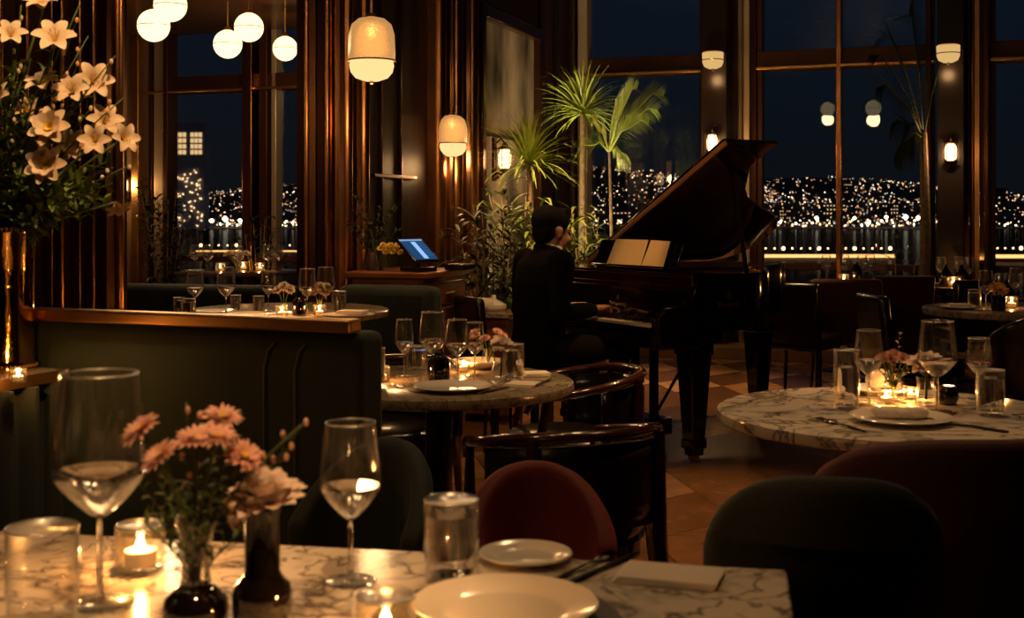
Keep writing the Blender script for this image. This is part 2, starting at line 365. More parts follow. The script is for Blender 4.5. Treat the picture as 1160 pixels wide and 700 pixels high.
def flutes(b, axis, a0, a1, base, depth, z0, z1, n, seed=1):
    """vertical strips and half rounds along a wall; axis 't' runs on a wall s=base, 's' on a wall t=base"""
    rnd = random.Random(seed); w = (a1-a0)/n; x = a0
    for i in range(n):
        kind = i % 3; x0, x1 = a0+i*w, a0+(i+1)*w; mid = (x0+x1)/2
        if kind == 1:
            pts = [(mid+w*.48*cos(pi*k/8), depth*(.4+.6*sin(pi*k/8))) for k in range(9)]; pts += [(x0, 0), (x1, 0)]
            m = 0
        else:
            dd = depth*(.35 if kind == 0 else .7); pts = [(x1-w*.06, dd), (x0+w*.06, dd), (x0+w*.06, 0), (x1-w*.06, 0)]; m = 1 if kind == 0 else 0
        if axis == 't': poly = [(base+q, p) for p, q in pts]
        else: poly = [(p, base+q) for p, q in pts]
        b.prism(poly, z0, z1, m)
def column_on_wall(n, px0, px1, k, depth=.12, seed=1):
    b = MB(); t1, t0 = t_at(px0), t_at(px1)
    flutes(b, 't', t0, t1, 0, depth, 0, CEIL, k, seed)
    return structure('trim_%d' % n, b, [copper, copper_d], smooth=30)
column_on_wall(3, 372, 411, 6, .10)
column_on_wall(4, 484, 534, 8, .12)
# jamb of the opening: fluted end of the wall, facing the camera
b = MB(); flutes(b, 's', -.20, .03, t_op0, .04, 0, CEIL, 5); structure('trim_5', b, [copper, copper_d], smooth=30)
b = MB(); flutes(b, 't', t_op1-.02, t_op1+.16, 0, .07, 0, CEIL, 3); structure('trim_6', b, [copper, copper_d], smooth=30)
# narrow strips on the panelled wall at the far left
b = MB()
for px, w in ((96, .008), (80, .006), (60, .009), (48, .005), (20, .008), (-10, .01), (-50, .01)):
    t = t_at(px); b.bb(0, .05, t-w, t+w, 0, CEIL)
structure('trim_7', b, copper, bevel=.008)
b = MB()
for px in (430, 452): t = t_at(px); b.bb(0, .025, t-.012, t+.012, 0, CEIL)
b.bb(0, .03, t_at(468), t_at(420), 1.55, 1.575)
structure('trim_8', b, copper_d, bevel=.004)
# pilasters of the window wall
b = MB(); b.bb(sp1a, sp1b-.03, .0, .34, 0, CEIL); structure('trim_9', b, mat('ebony_pilaster', (.010, .004, .002), .35), bevel=.01)
b = MB(); flutes(b, 's', sp1b-.03, sp1c, 0.0, .16, 0, CEIL, 4); structure('trim_10', b, [cream_metal, copper_d], smooth=30)
b = MB(); b.bb(sp2a, sp2b, .0, .34, 0, CEIL); structure('trim_11', b, mat('ebony_pilaster'), bevel=.01)
b = MB(); flutes(b, 's', sp2b, sp2c, 0.0, .16, 0, CEIL, 5); structure('trim_12', b, [brass, copper_d], smooth=30)
b = MB()
for q in (t_at(612), t_at(628), t_at(645)): b.bb(0, .04, q-.04, q+.04, 0, CEIL)
structure('trim_13', b, mat('ebony_pilaster'), bevel=.01)
# framed textured panel on the wall behind the palms
tm0, tm1 = t_at(601), t_at(538)
b = MB(); zt = 2.84
b.bb(0, .10, tm0-.10, tm0, .3, zt+.10); b.bb(0, .10, tm1, tm1+.08, .3, zt+.10); b.bb(0, .10, tm0, tm1, zt, zt+.10); b.bb(0, .05, tm0, tm1, 1.93, 1.96)
fr = thing('wall_panel', R(0, (tm0+tm1)/2, 0), 'tall copper framed relief panel of pale plaster behind the palms', 'panel')
o = b.build('frame', copper_d, bevel=.012); o.matrix_world = ROOM.copy(); o.parent = fr; o.matrix_parent_inverse = Matrix.Translation(fr.location).inverted()
b = MB(); b.bb(0.002, .03, tm0, tm1, .3, zt)
relief = mat('shadow_patched_plaster', (.19, .145, .095), .6, noise=.92, nscale=3.2, bump=1, bscale=8, stretch=(1, 1, .45))  # dark and pale patches paint plant shadows onto the cream panel
o = b.build('relief', relief, smooth=0); o.matrix_world = ROOM.copy(); o.parent = fr; o.matrix_parent_inverse = Matrix.Translation(fr.location).inverted()

# ================================================================== LAMPS
def downlight(s, t, energy, spot, zc=CEIL, label='', col=WARM, blend=.7):
    def f(o):
        b = MB(); b.lathe([(.045, -.002), (.065, -.006), (.07, 0), (.05, .0)], 24); b.build('trim_ring', brass, o)
        b = MB(); b.lathe([(.0, -.001), (.042, -.001), (.042, 0)], 20); b.build('bulb', emat('downlight_bulb', (1, .66, .35), 6), o)
    o = place('downlight', f, R(s, t, zc-.004), label, 'ceiling light', group='recessed spots in the dark ceiling')
    light('downlight_beam', 'SPOT', (0, 0, -.03), energy, col, .04, o, None, spot, blend)
    return o
def target_spot(o, target):              # tilt the beam of a fixture
    l = [c for c in o.children if c.type == 'LIGHT'][0]; d = Vector(target)-Vector(o.location); l.rotation_euler = d.to_track_quat('-Z', 'Y').to_euler()
def room_st(p): q = Vector(p)-CORNER; return q.dot(UV), -q.dot(VV)
def spot_over(x, y, e, ang, label, dx=0, dy=0, tz=.75):
    s, t = room_st((x+dx, y+dy, 0)); o = downlight(s, t, e, ang, label=label); target_spot(o, (x, y, tz)); return o
CBX, CBY = -1.0, 5.85
LB = 'small recessed brass ceiling spot of warm light'
spot_over(-.15, 1.75, 48, 58, LB+' over the rectangular marble table', .3, .3)
spot_over(1.07, 3.5, 85, 46, LB+' over the large round marble table', .2, .3)
spot_over(-.25, 4.15, 30, 40, LB+' over the table with four wine glasses', .3, -.5)
spot_over(.75, 4.9, 380, 50, LB+' over the empty patterned floor', .9, .3, 0)
spot_over(.74, 7.05, 190, 12, LB+' aimed at the music desk', -.1, -.7, 1.08)
spot_over(1.0, 9.0, 420, 55, LB+' behind the grand piano', .5, .3, 0)
spot_over(2.9, 7.4, 26, 40, LB+' over the marble table nearest the pilaster', 0, 0)
spot_over(-1.0, 3.1, 24, 60, LB+' over the green banquette', .5, -.3, 1.05)
spot_over(-1.15, 3.2, 260, 24, LB+' added to brighten the tall vase flowers', .9, -1.3, 1.5)  # unseen spot set in front to brighten the bouquet
spot_over(-.3, 7.2, 190, 36, LB+' over the wooden host stand', .6, -.5, 1.0)
spot_over(-.38, 1.65, 230, 17, LB+' added to brighten the pink flowers', .25, -1.1, .98)  # unseen spot added on the camera side to brighten the flowers
for px_, py_, d_, e_, an_, lb_ in ((655, 130, 10.4, 110, 22, ' added to brighten the tallest spiky palm crown'), (603, 190, 9.3, 80, 20, ' added to brighten the drooping palm crown'), (600, 262, 8.9, 480, 34, ' added to brighten the plants behind the pianist'), (655, 272, 9.1, 480, 34, ' added to brighten plants by the music desk'), (728, 135, 10.1, 110, 20, ' added to brighten the feathery palm')):
    q_ = P(px_, py_, d_); spot_over(q_.x, q_.y, e_, an_, LB+lb_, .5, -1.6, q_.z)  # unseen ceiling spots added to brighten the palm crowns and bushes
spot_over(.45, 6.9, 150, 16, LB+' added to brighten the piano keys', .6, -.9, .8)  # unseen spot added because hands and keys were dim
spot_over(1.2, 7.1, 160, 16, LB+' added to brighten the open piano', 1.2, -1.6, 1.0)  # unseen spot added to light the inner rim under the lid
spot_over(CBX, CBY, 120, 36, LB+' added to brighten the table behind the rail', .6, -.5, .86)  # unseen spot added to lift the dark blossoms and glasses here

def sconce_builder(o):                    # lantern on a wall bracket; local +y points away from the wall
    b = MB(); b.lathe([(.0, -.16), (.035, -.15), (.02, -.12), (.012, -.09), (.012, 0)], 12, (0, .02, 0)); b.box((0, .012, 0), (.06, .024, .34)); b.build('wall_plate', copper_d, o, bevel=.004)
    b = MB(); b.tube([(0, .02, -.1), (0, .07, -.12), (0, .10, -.09)], .008); b.tube([(0, .02, .12), (0, .07, .16), (0, .10, .12)], .008)
    b.lathe([(.0, .135), (.012, .13), (.03, .10), (.062, .085), (.062, .078)], 16, (0, .10, 0)); b.lathe([(.06, -.075), (.05, -.088), (.02, -.10), (0, -.12)], 16, (0, .10, 0))
    for k in range(6): a = k*pi/3; b.tube([(.064*cos(a), .10+.064*sin(a), -.08), (.064*cos(a), .10+.064*sin(a), .08)], .0035, 6)
    b.build('bracket', copper_d, o)
    b = MB(); b.lathe([(.030, -.075), (.048, -.05), (.050, .03), (.036, .072)], 20, (0, .10, 0)); b.build('lamp_shade', emat('sconce_shade', (1, .60, .26), 4.5), o)
    light('sconce_light', 'POINT', (0, .24, 0), 9, WARM, .05, o)
def sconce(s, t, z, rz, label): return place('wall_sconce', sconce_builder, R(s, t, z), label, 'wall lamp', rz, 'glowing lantern sconces')
SG = 'small lantern wall sconce with a glowing ribbed shade'
face = pi-ANG                             # local +y into the room for fixtures on the window wall
sc1 = P(812, 163, 11.6); sconce((sp1a+sp1b)/2-.01, .34, 1.3+82*11.5/1400, face, 'lantern wall sconce just above the corner of the piano lid')
sconce((sp2a+sp2b)/2, .34, 1.3+73*10.6/1400, face, 'lantern wall sconce on the dark pilaster beside the tall dark palm')
sconce(.10, t_at(561, .12), 1.3+65*9.6/1400, -pi/2-ANG, 'lantern wall sconce on the plaster panel among the palms')
sconce(s_at(149), .05, 1.3+35*13.9/1400, face, 'lantern wall sconce in the side room beside a pale mullion')

def drum_builder(o):
    b = MB(); b.box((0, .02, .03), (.05, .04, .08)); b.tube([(0, .03, .05), (0, .12, .09)], .01); b.lathe([(.0, .095), (.05, .09), (.09, .078), (.085, .07)], 20, (0, .12, 0)); b.build('bracket', brass, o)
    b = MB(); b.lathe([(.0, -.075), (.04, -.075), (.08, -.055), (.095, -.02), (.098, .07), (.0, .075)], 24, (0, .12, 0)); b.build('lamp_shade', emat('drum_shade', (1, .62, .22), .72), o)
    b = MB(); b.lathe([(.099, -.0), (.101, .004), (.099, .008)], 24, (0, .12, 0)); b.lathe([(.012, -.095), (.012, -.075)], 12, (0, .12, 0)); b.build('band', brass, o)
    light('drum_light', 'POINT', (0, .12, -.16), 2.0, WARM, .05, o)
place('drum_sconce', drum_builder, R((sp1a+sp1b)/2, .34, 1.3+174*11.5/1400), 'glowing glass drum lamp high on the dark pilaster above the piano lid', 'wall lamp', face, 'glass drum lamps')
place('drum_sconce', drum_builder, R((sp2a+sp2b)/2-.02, .34, 1.3+185*10.6/1400), 'glowing glass drum lamp high on the dark pilaster by the dark palm', 'wall lamp', face, 'glass drum lamps')

def dome_builder(o):                      # seeded glass dome over an opal bowl, hung on a thin stem
    b = MB(); b.lathe([(.0, .19), (.02, .188), (.03, .17), (.018, .165), (.0, .165)], 16); b.tube([(0, 0, .18), (0, 0, .24), (0, 0, 2.2)], .006, 8); b.build('stem', brass, o)
    m = bpy.data.materials.new('seeded_glass_dome'); m.use_nodes = True; N, L = nodes_of(m); p = N['Principled BSDF']
    p.inputs['Base Color'].default_value = (.9, .55, .22, 1); p.inputs['Roughness'].default_value = .25; p.inputs['Transmission Weight'].default_value = .5
    p.inputs['Emission Color'].default_value = (1, .50, .16, 1); p.inputs['Emission Strength'].default_value = .50
    tcn = N.new('ShaderNodeTexCoord'); v = N.new('ShaderNodeTexVoronoi'); v.inputs['Scale'].default_value = 130; L.new(tcn.outputs['Object'], v.inputs[0])
    bu = N.new('ShaderNodeBump'); bu.inputs['Strength'].default_value = .8; bu.inputs['Distance'].default_value = .003; L.new(v.outputs[0], bu.inputs['Height']); L.new(bu.outputs[0], p.inputs['Normal'])
    b = MB(); b.lathe([(.02, .17), (.07, .160), (.105, .130), (.120, .08), (.124, .0), (.124, -.06), (.120, -.06), (.120, .0), (.116, .078), (.10, .125), (.07, .153), (.02, .163)], 40); b.build('glass_dome', m, o, smooth=180)
    b = MB(); b.lathe([(.112, -.06), (.118, -.085), (.110, -.12), (.085, -.150), (.04, -.166), (.0, -.168)], 40); b.lathe([(.0, -.055), (.112, -.06)], 40); b.build('opal_bowl', emat('opal_bowl', (1, .66, .27), 1.2), o, smooth=180)
    b = MB(); b.lathe([(.1255, -.064), (.128, -.060), (.1255, -.056), (.122, -.060), (.1255, -.064)], 40); b.lathe([(.0, -.185), (.010, -.18), (.012, -.166)], 12); b.build('band', brass, o)
    b = MB(); b.sphere((0, 0, .10), (.018, .018, .035)); b.build('bulb', emat('pendant_bulb', (1, .75, .4), 14), o)
    light('pendant_light', 'POINT', (0, 0, -.26), 9, WARM, .08, o)
place('dome_pendant', dome_builder, P(421, 56, 6.5), 'larger glass dome pendant with opal bowl, hanging before the copper column', 'pendant lamp', group='glass dome pendants', scale=1.0)
place('dome_pendant', dome_builder, P(512, 154, 8.75), 'smaller glass dome pendant hanging above the host stand', 'pendant lamp', group='glass dome pendants', scale=.87)

def globe_builder(o):
    b = MB(); b.sphere((0, 0, 0), .12, 32, 20); b.build('glass_globe', globe_m, o, smooth=180)
    b = MB(); b.lathe([(.0, .15), (.02, .148), (.035, .118), (.03, .112)], 16); b.tube([(0, 0, .14), (0, 0, .2), (0, 0, 1.2)], .005, 6); b.lathe([(.1205, -.003), (.1215, 0), (.1205, .003)], 32); b.build('cord', brass, o)
    light('globe_light', 'POINT', (0, 0, -.18), 20, WARM2, .1, o)
for px, py, d, lb in ((174, 29, 9.2, 'lowest of the bright opal globe pendants beside the bouquet'), (193, 6, 9.0, 'opal globe pendant highest in the cluster, half out of sight'),
                      (258, 50, 10.4, 'opal globe pendant hanging lowest in the middle of the opening'), (282, 31, 10.2, 'opal globe pendant just behind and above its lower neighbour'),
                      (323, 55, 12.0, 'opal globe pendant partly hidden by the fluted copper column')):
    place('globe_pendant', globe_builder, P(px, py, d), lb, 'pendant lamp', group='opal globe pendants in the side room')
# pendants of the dining room behind the viewer, seen only as reflections in the glass
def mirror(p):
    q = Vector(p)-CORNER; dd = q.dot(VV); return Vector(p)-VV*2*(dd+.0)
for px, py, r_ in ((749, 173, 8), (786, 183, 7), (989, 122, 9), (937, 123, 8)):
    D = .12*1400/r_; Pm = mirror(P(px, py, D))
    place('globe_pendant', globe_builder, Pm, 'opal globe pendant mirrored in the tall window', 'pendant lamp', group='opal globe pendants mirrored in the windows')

# ================================================================== OUTSIDE
def hill(x, y):
    r = max(0, (y-1450)/1000)
    return -12+95*min(1.3, r)**.8*(.75+.25*sin(x*.0031+1)+.12*sin(x*.011))
b = MB(); nx, ny = 60, 14; vs = [(-2600+5200*i/nx, 1400+1500*j/ny, -12.5 if j == 0 else hill(-2600+5200*i/nx, 1400+1500*j/ny)-1) for j in range(ny+1) for i in range(nx+1)]
b.add(vs, [(j*(nx+1)+i, j*(nx+1)+i+1, (j+1)*(nx+1)+i+1, (j+1)*(nx+1)+i) for j in range(ny) for i in range(nx)])
tag(b.build('hillside', mat('night_hill', (.02, .02, .022), .9)), kind='structure')
b = MB(); b.bb(-3500, 3500, 30, 3000, -14, -12.9)
wm = bpy.data.materials.new('bay_water'); wm.use_nodes = True; N_, L_n = nodes_of(wm); N_.remove(N_['Principled BSDF'])
df = N_.new('ShaderNodeBsdfDiffuse'); df.inputs[0].default_value = (.004, .008, .013, 1); gl = N_.new('ShaderNodeBsdfGlossy'); gl.inputs[0].default_value = (.8, .9, 1, 1); gl.inputs['Roughness'].default_value = .09
tn = N_.new('ShaderNodeTexCoord'); nn0 = N_.new('ShaderNodeTexNoise'); nn0.inputs['Scale'].default_value = .25; L_n.new(tn.outputs['Object'], nn0.inputs[0]); bp = N_.new('ShaderNodeBump'); bp.inputs['Distance'].default_value = .12; L_n.new(nn0.outputs[0], bp.inputs['Height']); L_n.new(bp.outputs[0], gl.inputs['Normal'])
mxw = N_.new('ShaderNodeMixShader'); mxw.inputs[0].default_value = .055; L_n.new(df.outputs[0], mxw.inputs[1]); L_n.new(gl.outputs[0], mxw.inputs[2]); L_n.new(mxw.outputs[0], N_['Material Output'].inputs[0])
tag(b.build('bay', wm, smooth=0), kind='structure')
b = MB(); b.bb(-60, 90, 14, 45, -14, -12); tag(b.build('shore', mat('dark_ground', (.02, .018, .015), .9), smooth=0), kind='structure')
rnd = random.Random(3)
cl = MB()
def octa(c, r, m):
    x, y, z = c; cl.add([(x+r, y, z), (x-r, y, z), (x, y+r, z), (x, y-r, z), (x, y, z+r), (x, y, z-r)], [(0, 2, 4), (2, 1, 4), (1, 3, 4), (3, 0, 4), (2, 0, 5), (1, 2, 5), (3, 1, 5), (0, 3, 5)], m)
def px_x(px, d): return (px-CXP)/FPX*d
def dens(x, d): return .5+.5*sin(x*.0105+1.3*sin(d*.008))*sin(x*.027+.7+d*.003)
for i in range(6800):
    d = 1425+1100*rnd.random()**1.3; px = rnd.choice((rnd.uniform(100, 345), rnd.uniform(340, 880), rnd.uniform(600, 880), rnd.uniform(840, 1300), rnd.uniform(840, 1180)))
    x = px_x(px, d)
    if rnd.random() > .10+.75*dens(x, d)**1.3*(1.15-(d-1425)/1500): continue
    row = round((d-1425)/38)*38+1425+rnd.uniform(-5, 5)
    octa((x, row, hill(x, row)+rnd.uniform(2, 9)), rnd.choice((.35, .42, .5, .6, .8, 1.05))*d/1800, rnd.choice((0, 1, 1, 1, 2, 2, 3)))
for i in range(330):                      # the bright waterfront
    px = rnd.choice((rnd.uniform(180, 345), rnd.uniform(640, 1180), rnd.uniform(840, 1180))); d = rnd.uniform(1402, 1440); octa((px_x(px, d), d, rnd.uniform(-10.5, -3)), rnd.choice((.5, .7, .9, 1.4)), rnd.choice((0, 1, 1, 1, 4)))
for px, py, r_ in ((1123, 243, 3.2), (1026, 246, 3.0), (1004, 246, 2.2), (1040, 247, 2.6), (968, 247, 2.0), (925, 247, 2.2), (255, 248, 3.4), (272, 250, 2.4), (240, 250, 2.4)):
    p = P(px, py, 1410); octa(tuple(p), r_, 4)
city = cl.build('city_lights', [emat('city_white', (1, .76, .50), 4.2, False), emat('city_warm', (1, .60, .30), 3.6, False), emat('city_orange', (1, .42, .15), 2.6, False), emat('city_cool', (.85, .90, 1), 2.2, False), emat('city_bright', (1, .78, .50), 16, False)], smooth=0)
tag(city, 'countless small lights of the hillside city across the bay', 'city lights', kind='stuff')
lit_win = emat('lit_windows', (1, .62, .3), 1.4, False)
for k, (px, py, w, h, d) in enumerate(((945, 236, 26, 16, 1500), (892, 238, 18, 14, 1480), (1010, 236, 22, 14, 1520), (700, 244, 30, 14, 1460), (735, 236, 24, 14, 1540), (768, 236, 18, 12, 1600), (1132, 222, 20, 22, 1650), (873, 218, 16, 10, 2000), (960, 205, 10, 12, 2300), (298, 250, 16, 10, 1430))):
    c = P(px, py, d); sc = d/1400
    o = thing('distant_building', (c.x, c.y, c.z-h*sc*.8), 'far lit building on the hillside, one of the larger blocks of lights', 'building', group='lit buildings across the bay')
    b = MB(); b.box((0, 4*sc, h*sc*.5), (w*sc, 8*sc, h*sc*1.4)); b.build('wall', mat('night_building', (.02, .02, .02), .8), o)
    b = MB(); nr = 4; nc = 7
    for i in range(nc):
        for j in range(nr):
            if rnd.random() < .42: b.box(((i+.5-nc/2)*w*sc/nc, -.3, (j+.6)*h*sc*1.1/nr), (w*sc/nc*.34, .4, h*sc/nr*.3))
    b.build('lit_windows', lit_win, o)
# pier with lamps on this side of the water
def pier(x0px, x1px, py, d, lab, n):
    c0, c1 = px_x(x0px, d), px_x(x1px, d); z = EYE-(py-HZ)/FPX*d
    o = thing('pier', ((c0+c1)/2, d, -12.9), lab, 'pier'); w = c1-c0
    b = MB(); b.box((0, 0, (z+12.9)/2-.6), (w, 8, z+12.9-1.2)); b.build('deck', mat('pier_deck', (.25, .14, .07), .8), o)
    for i in range(n):
        x = -w/2+(i+.5)*w/n; b = MB(); b.tube([(x, -3.5, z+12.9-1.3), (x, -3.5, z+12.9+1.0)], .12, 6); b.sphere((x, -3.5, z+12.9+1.2), (.26, .26, .26) if i % 4 else (.6, .6, .6), 8, 6, 1)
        b.build('pier_lamp', [steel_d, emat('pier_lamp', (1, .55, .22), 9, False)], o)
    b = MB(); b.box((0, -4.1, z+12.9-1.4), (w, .1, 1.1)); b.build('light_strip', emat('pier_strip', (1, .45, .14), 2.2, False), o)
pier(840, 1010, 285, 430, 'long pier edged with amber lamps beyond the window with the slim copper rod', 17)
pier(1112, 1200, 285, 400, 'short pier with amber lamps beyond the last window', 10)
pier(225, 345, 281, 500, 'pier with lamps seen through the side room window', 12)
# made-up tower; its bright window blocks stand in for a reflection in the glass
TD = 1300; tw = TD/1400; tb = P(213, HZ, TD)
o = thing('reflection_tower', (tb.x, TD, -12), 'made-up slender tower whose two bright blocks stand in for a reflection in the glass', 'building')
b = MB(); b.box((0, 12, 56), (36*tw, 20, 112)); b.build('wall', mat('sky_toned_wall', (.72, .72, .72), .9), o)  # wall paled until the tower melts into the night sky
for sgn in (-1, 1):
    w = MB(); w.box((sgn*9*tw, 1.6, 90), (16*tw, 1, 28*tw)); fo = w.build('window_frame', mat('sky_toned_wall'), o)
    w = MB()
    for k in range(4):
        for q in range(3): w.box((sgn*9*tw+(q-1)*4.6*tw, .8, 90+(k-1.5)*6.6*tw), (3.6*tw, .6, 4.6*tw))
    w.build('window_pane', emat('reflection_glow', (1, .62, .28), .9, False), fo)
w = MB()
for k in range(60): w.box((rnd.uniform(-16, 16)*tw, 1.4, rnd.uniform(2, 62)), (rnd.uniform(.5, 1.2), .8, rnd.uniform(.5, 1.1)))  # scattered dots added to pass for city lights on the made-up tower
w.build('lit_windows', emat('city_warm', (1, .66, .36), 2.4, False), o)

# ================================================================== BANQUETTE
rz_room = -ANG
A0 = Vector((px_x(30, 3.36), 3.36, 0)); A1 = Vector((px_x(388, 2.985), 2.985, 0)); dv = (A1-A0); Lb = dv.length; rb = math.atan2(dv.y, dv.x)
bq = thing('banquette', A0, 'high green velvet banquette back topped by a long brass rail', 'banquette', rb)
b = MB(); b.bb(0, Lb+.022, .0, .055, 1.016, 1.05); b.build('top_rail', brass, bq, bevel=.006)
b = MB(); b.bb(-.3, Lb+.035, .02, .15, .0, 1.014); b.build('back_panel', green_vel, bq, bevel=.022)
b = MB()
for x in (Lb-.235, Lb-.145): b.tube([(x, .018, .05), (x, .018, .92), (x+.012, .018, .965), (x+.03, .019, .985)], .0035, 8)
b.build('piping', mat('green_piping', (.05, .055, .03), .6, sheen=.3), bq)
b = MB(); b.bb(.0, Lb-.05, .16, .62, .28, .46); b.build('seat', green_vel, bq, bevel=.04)
b = MB(); b.bb(.0, Lb-.08, .18, .58, .0, .28); b.build('plinth', blackwood, bq)
# return wall with the ledge the brass vase stands on
LP = G(78, 418, .89); LD = G(0, 431, .89); ld = (LD-LP).normalized(); ra = math.atan2(ld.y, ld.x)
lg = thing('ledge', (LP.x, LP.y, 0), 'low channelled divider with a pale stone top under the brass vase', 'divider', ra)
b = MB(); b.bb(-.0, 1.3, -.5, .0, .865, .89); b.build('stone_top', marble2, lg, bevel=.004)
b = MB(); b.bb(0, 1.3, .0, .004, .862, .892); b.build('edge_strip', brass, lg, bevel=.001)
b = MB(); b.bb(0.02, 1.28, -.48, -.02, 0, .865)
for k in range(14): b.tube([(.05+k*.09, -.02, .0), (.05+k*.09, -.02, .86)], .042, 10, flat=.5)
b.build('channelled_front', green_vel_d, lg, smooth=50)

# ================================================================== TABLES
def round_table(name, c, r, z, th, lab, m=marble, foot=0.0, group=None):
    o = thing(name, (c[0], c[1], foot), lab, 'table', group=group)
    zt = z-foot
    b = MB(); b.lathe([(0, zt-th), (r-.012, zt-th), (r-.003, zt-th+.006), (r, zt-th*.5), (r-.003, zt-.004), (r-.01, zt), (0, zt)], 96); b.build('tabletop', m, o)
    b = MB(); b.lathe([(0, .02), (.24, .02), (.25, .012), (.25, 0)][::-1], 40); b.lathe([(.24, .02), (.10, .04), (.05, .07), (.045, zt-th-.05), (.12, zt-th-.02), (.12, zt-th)], 32); b.build('pedestal', blackwood, o)
    return o
CL = Vector((px_x(497, 4.15), 4.15)); CR = Vector((px_x(1010, 3.5), 3.5)); CM = Vector((px_x(1143, 7.4), 7.4))
CB = Vector((-1.06, 5.85)); CFA = Vector((px_x(966, 10.4), 10.4)); CFB = Vector((px_x(1066, 9.9), 9.9)); CSD = R(-3.3, .95); CSD2 = Vector((CSD.x, CSD.y))
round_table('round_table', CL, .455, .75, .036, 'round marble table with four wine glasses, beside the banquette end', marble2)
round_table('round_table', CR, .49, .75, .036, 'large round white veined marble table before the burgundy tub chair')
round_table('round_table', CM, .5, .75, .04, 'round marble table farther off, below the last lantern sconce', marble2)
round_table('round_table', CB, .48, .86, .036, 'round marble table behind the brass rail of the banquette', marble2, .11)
b = MB(); b.lathe([(0, 0), (.46, 0), (.46, .11), (0, .11)], 48, (CB.x, CB.y, 0)); tag(b.build('dais', wood_panel), 'low round dark wood dais under the table behind the banquette', 'dais')
round_table('round_table', CFA, .37, .75, .035, 'small dark round table under the slim copper window rod', mat('dark_table', (.06, .03, .018), .15, coat=.6))
round_table('round_table', CFB, .36, .75, .035, 'small dark round table at the foot of the dark pilaster', mat('dark_table'))
round_table('round_table', CSD2, .62, .75, .035, 'dark round table by the window of the side room', mat('dark_table'))
# the near rectangular table
q0 = Vector((-.895, 2.165)); q1 = Vector((.428, 1.925)); e = (q1-q0); rt = math.atan2(e.y, e.x); Lt = e.length
rt_tab = thing('rectangular_table', (q0.x, q0.y, 0), 'rectangular white marble table with dark veins, set for dinner with pink flowers', 'table', rt)
b = MB(); b.bb(0, Lt, -.86, 0, .72, .75); b.build('tabletop', marble3, rt_tab, bevel=.004)
b = MB(); b.bb(Lt*.3, Lt*.7, -.6, -.26, 0, .03); b.bb(Lt*.42, Lt*.58, -.5, -.36, .03, .72); b.build('pedestal', blackwood, rt_tab, bevel=.006)

# ================================================================== CHAIRS (local +y = the way the chair faces)
def shell(b, rx, ry, z0, H, drop, fmax=95, flare=.06, n=28, nz=9, powr=1.0):
    vs = []; fs = []
    for i in range(n+1):
        ph = radians(-fmax+2*fmax*i/n); top = H-drop*(max(0, 1-cos(ph)))**powr
        for j in range(nz+1):
            u = j/nz; z = z0+(top-z0)*u; k = 1+flare*(u-.5)-.16*(1-u)**3
            vs.append((rx*k*sin(ph), -ry*k*cos(ph), z))
    for i in range(n):
        for j in range(nz): a = i*(nz+1)+j; fs.append((a, a+nz+1, a+nz+2, a+1))
    b.add(vs, fs)
def velvet_chair(m, rx, ry, H, drop, pw=1.0):
    def f(o):
        b = MB(); shell(b, rx, ry, .36, H, drop, powr=pw); b.build('backrest', m, o, solid=.05, subsurf=1, smooth=180)
        b = MB(); b.lathe([(0, .36), (.9, .36), (.97, .375), (1, .41), (.98, .45), (.9, .47), (0, .48)], 40, (0, .01, 0), sx=rx-.03, sy=ry-.015); b.build('seat', m, o, smooth=60)
        for sx in (-1, 1):
            for sy in (-1, 1): b = MB(); b.tube([(sx*rx*.62, sy*ry*.6, .37), (sx*rx*.82, sy*ry*.8, 0)], [.018, .010], 10); b.build('leg', blackwood, o)
    return f
place('velvet_chair:burg', velvet_chair(burg, .158, .15, .693, .165, 1.15), (px_x(612, 2.93), 2.93, 0), 'burgundy velvet chair with an arched back behind the small side plate', 'chair', rz=pi+.1)
place('velvet_chair:green', velvet_chair(green_vel_d, .152, .155, .785, .17), (px_x(399, 2.76), 2.76, 0), 'dark green velvet chair with an arched back between banquette and tumbler', 'chair', rz=pi-.5)
place('velvet_chair:greenlarge', velvet_chair(green_vel_d, .190, .19, .855, .17, 1.35), (px_x(930, 2.32), 2.32, 0), 'large dark green velvet chair back overlapping the corner of the rectangular table', 'chair', rz=-.15)
def tub_chair(m, rx=.30, ry=.27, H=.835):
    def f(o):
        b = MB(); shell(b, rx, ry, .30, H, .10, 118, .08, 32, 10, 1.6); b.build('backrest', m, o, solid=.055, subsurf=1, smooth=180)
        b = MB(); b.lathe([(0, .27), (.88, .27), (.97, .30), (1, .40), (.97, .45), (.88, .47), (0, .48)], 40, (0, .02, 0), sx=rx-.04, sy=ry-.015); b.build('seat', m, o, smooth=60)
        for sx in (-1, 1):
            for sy in (-1, 1): b = MB(); b.tube([(sx*rx*.52, sy*ry*.62, .30), (sx*rx*.66, sy*ry*.8, 0)], [.026, .015], 10); b.build('leg', blackwood, o)
    return f
place('tub_chair:burg', tub_chair(burg_d), (px_x(1085, 2.87), 2.87, 0), 'wide burgundy velvet tub chair in front of the large round marble table', 'chair', rz=.12)
